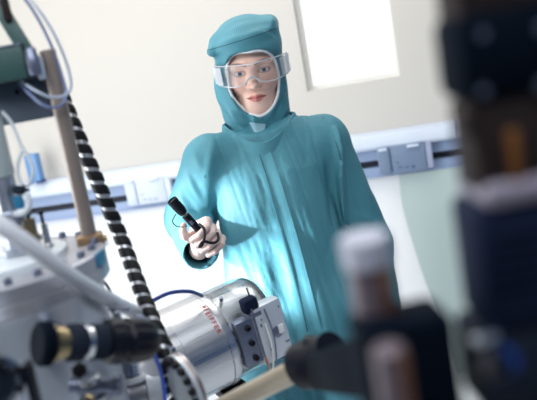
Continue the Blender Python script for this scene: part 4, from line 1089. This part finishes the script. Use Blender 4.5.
build('front_tube_strip', MB().box((x0[0] + .006, x0[1] - .0078, x0[2] - .045), (.0075, .006, .087), bev=.003), m_browntube, cb_)
build('front_bracket', MB().box((x0[0], (x0[1] + bc[1] - .02) / 2, x0[2] - .062), (.013, abs(bc[1] - .02 - x0[1]) + .004, .015), bev=.002), m_blacksoft, cb_)
# capped tube standing on the clamp
u1 = P(364, 238, .49); zt0 = zb1 - .002
ct = empty('capped_tube', (u1[0], u1[1], zt0), 'blurred upright taupe tube with a pale cap, in front of the coverall', 'tube')
build('tube_body', MB().cyl((u1[0], u1[1], zt0 + .002), (u1[0], u1[1], u1[2] - .006), .0148, 40, .001), m_taupe, ct)
build('cap', MB().lathe((u1[0], u1[1], u1[2] - .019), UP, [(0, .0153), (.0015, .0168), (.019, .0168), (.021, .0152)], 40), m_pinkcap, ct)
build('brown_strip', MB().box((u1[0] + .008, u1[1] - .013, (zt0 + u1[2] - .019) / 2), (.0095, .006, u1[2] - .021 - zt0), bev=.002), m_browntube, ct)

# dark instrument column on the right
D = .46
cq = P(505, 200, D); rcx, rcy = cq[0] + .0, cq[1] + .022
col_ = empty('instrument_column', (rcx, rcy, 0), 'tall dark blurred instrument column filling the right edge', 'instrument')
qx = np.array([math.cos(R(2)), math.sin(R(2)), 0]); qy = np.array([-math.sin(R(2)), math.cos(R(2)), 0])
def colbox(name, pxl, pyt, pyb, wdt, dep, m, bev=.006, d=D, off=0):
    a = P(pxl, (pyt + pyb) / 2, d); zt_, zb_ = P(pxl, pyt, d)[2], P(pxl, pyb, d)[2]
    wdt, dep, bev, off = wdt * .72, dep * .72, bev * .72, off * .72
    c = np.array([a[0] + qx[0] * wdt / 2, rcy + off, (zt_ + zb_) / 2])
    return build(name, MB().box(c, (wdt, dep, zt_ - zb_), X=qx, Y=qy, bev=bev), m, col_)
colbox('upper_frame', 440, -60, 26, .13, .06, m_brown)
colbox('upper_housing', 447, 16, 104, .13, .075, m_blacksoft, .012)
colbox('middle_panel', 469, 100, 196, .13, .06, m_brown)
colbox('amber_tab', 504, 128, 180, .010, .012, m_orange, .003, off=-.034)
colbox('amber_tab', 455, 108, 135, .012, .012, m_brown, .003, off=-.034)
colbox('pale_collar', 479, 184, 210, .14, .085, m_collar, .008)
colbox('lower_housing', 482, 206, 345, .14, .080, m_navy, .010)
colbox('base_block', 490, 342, 440, .14, .075, m_darkgrey, .008)
a = P(500, 430, D)
build('post', MB().box((a[0] + .045, rcy, a[2] / 2), (.065, .036, a[2]), X=qx, Y=qy, bev=.003), m_darkgrey, col_)
kb = P(489, 364, .445)
build('knob', MB().lathe(vec(kb) + Vector((.009, 0, 0)), (-1, -.5, .1), [(0, .006), (.004, .0086), (.013, .0086), (.016, .006)], 28), m_black, col_)
build('knob_ring', MB().lathe(vec(kb) + Vector((.013, 0, 0)), (-1, -.5, .1), [(0, .007), (.002, .009), (.0035, .009)], 28), m_bluecable, col_)
build('silver_tip', MB().lathe(vec(P(472, 342, .46)), (1, .3, 0), [(0, .002), (.002, .004), (.016, .004), (.018, .003)], 20), m_steel, col_)
for px, py in ((470, 36), (526, 30), (474, 90), (530, 84)):
    q = P(px, py, D); build('housing_screw', MB().lathe((q[0], rcy - .027, q[2]), (0, -1, 0), [(-.002, .003), (.0015, .003), (.002, .0015)], 14), m_grey, col_)
for k in range(5):
    q = P(516, 236 + 14 * k, D); build('vent_slot', MB().box((q[0], rcy - .0290, q[2]), (.032, .002, .003), X=qx, Y=qy), m_blacksoft, col_)

# ------------------------------------------------------------------ light
wd = bpy.data.worlds.new('world'); SC.world = wd; wd.use_nodes = True
bg = wd.node_tree.nodes['Background']; bg.inputs[0].default_value = (1, .98, .95, 1); bg.inputs[1].default_value = 1.6
def area(name, loc, target, sx, sy, power, col=(1, 1, 1)):
    l = bpy.data.lights.new(name, 'AREA'); l.shape = 'RECTANGLE'; l.size = sx; l.size_y = sy; l.energy = power; l.color = col
    o = bpy.data.objects.new(name, l); COL.objects.link(o); o.location = loc
    o.rotation_euler = (Vector(target) - Vector(loc)).to_track_quat('-Z', 'Y').to_euler(); return o
def spot(name, loc, target, power, ang, blend, size, col=(1, 1, 1)):
    l = bpy.data.lights.new(name, 'SPOT'); l.energy = power; l.spot_size = R(ang); l.spot_blend = blend; l.shadow_soft_size = size; l.color = col
    o = bpy.data.objects.new(name, l); COL.objects.link(o); o.location = loc
    o.rotation_euler = (Vector(target) - Vector(loc)).to_track_quat('-Z', 'Y').to_euler(); return o

area('ceiling_lamp_back', (-.5, 2.4, 2.70), (-.5, 2.7, 0), 2.6, .9, 25, (1, .97, .93))
area('front_fill', (-.4, .3, 2.68), (-.2, 1.5, 1.0), 2.2, .9, 32, (.95, .98, 1))  # fill light added in front to brighten the face and foreground
area('left_fill', (-1.9, 1.75, 1.25), (0, 2.35, 1.05), 1.5, 1.9, 42, (.93, .97, 1))  # unseen area light added on the left for the lower wall and figure
spot('torso_spot', (-1.2, 1.35, .70), P(246, 292, 1.97), 560, 13, 1.0, .03, (.95, .98, 1))  # unseen spot added to overexpose the lower left of the coverall
spot('sleeve_spot', (-1.75, 1.75, 1.55), P(190, 238, 1.98), 330, 15, .7, .04, (1, 1, 1))  # added spot, out of view, for the hot patches on the sleeve
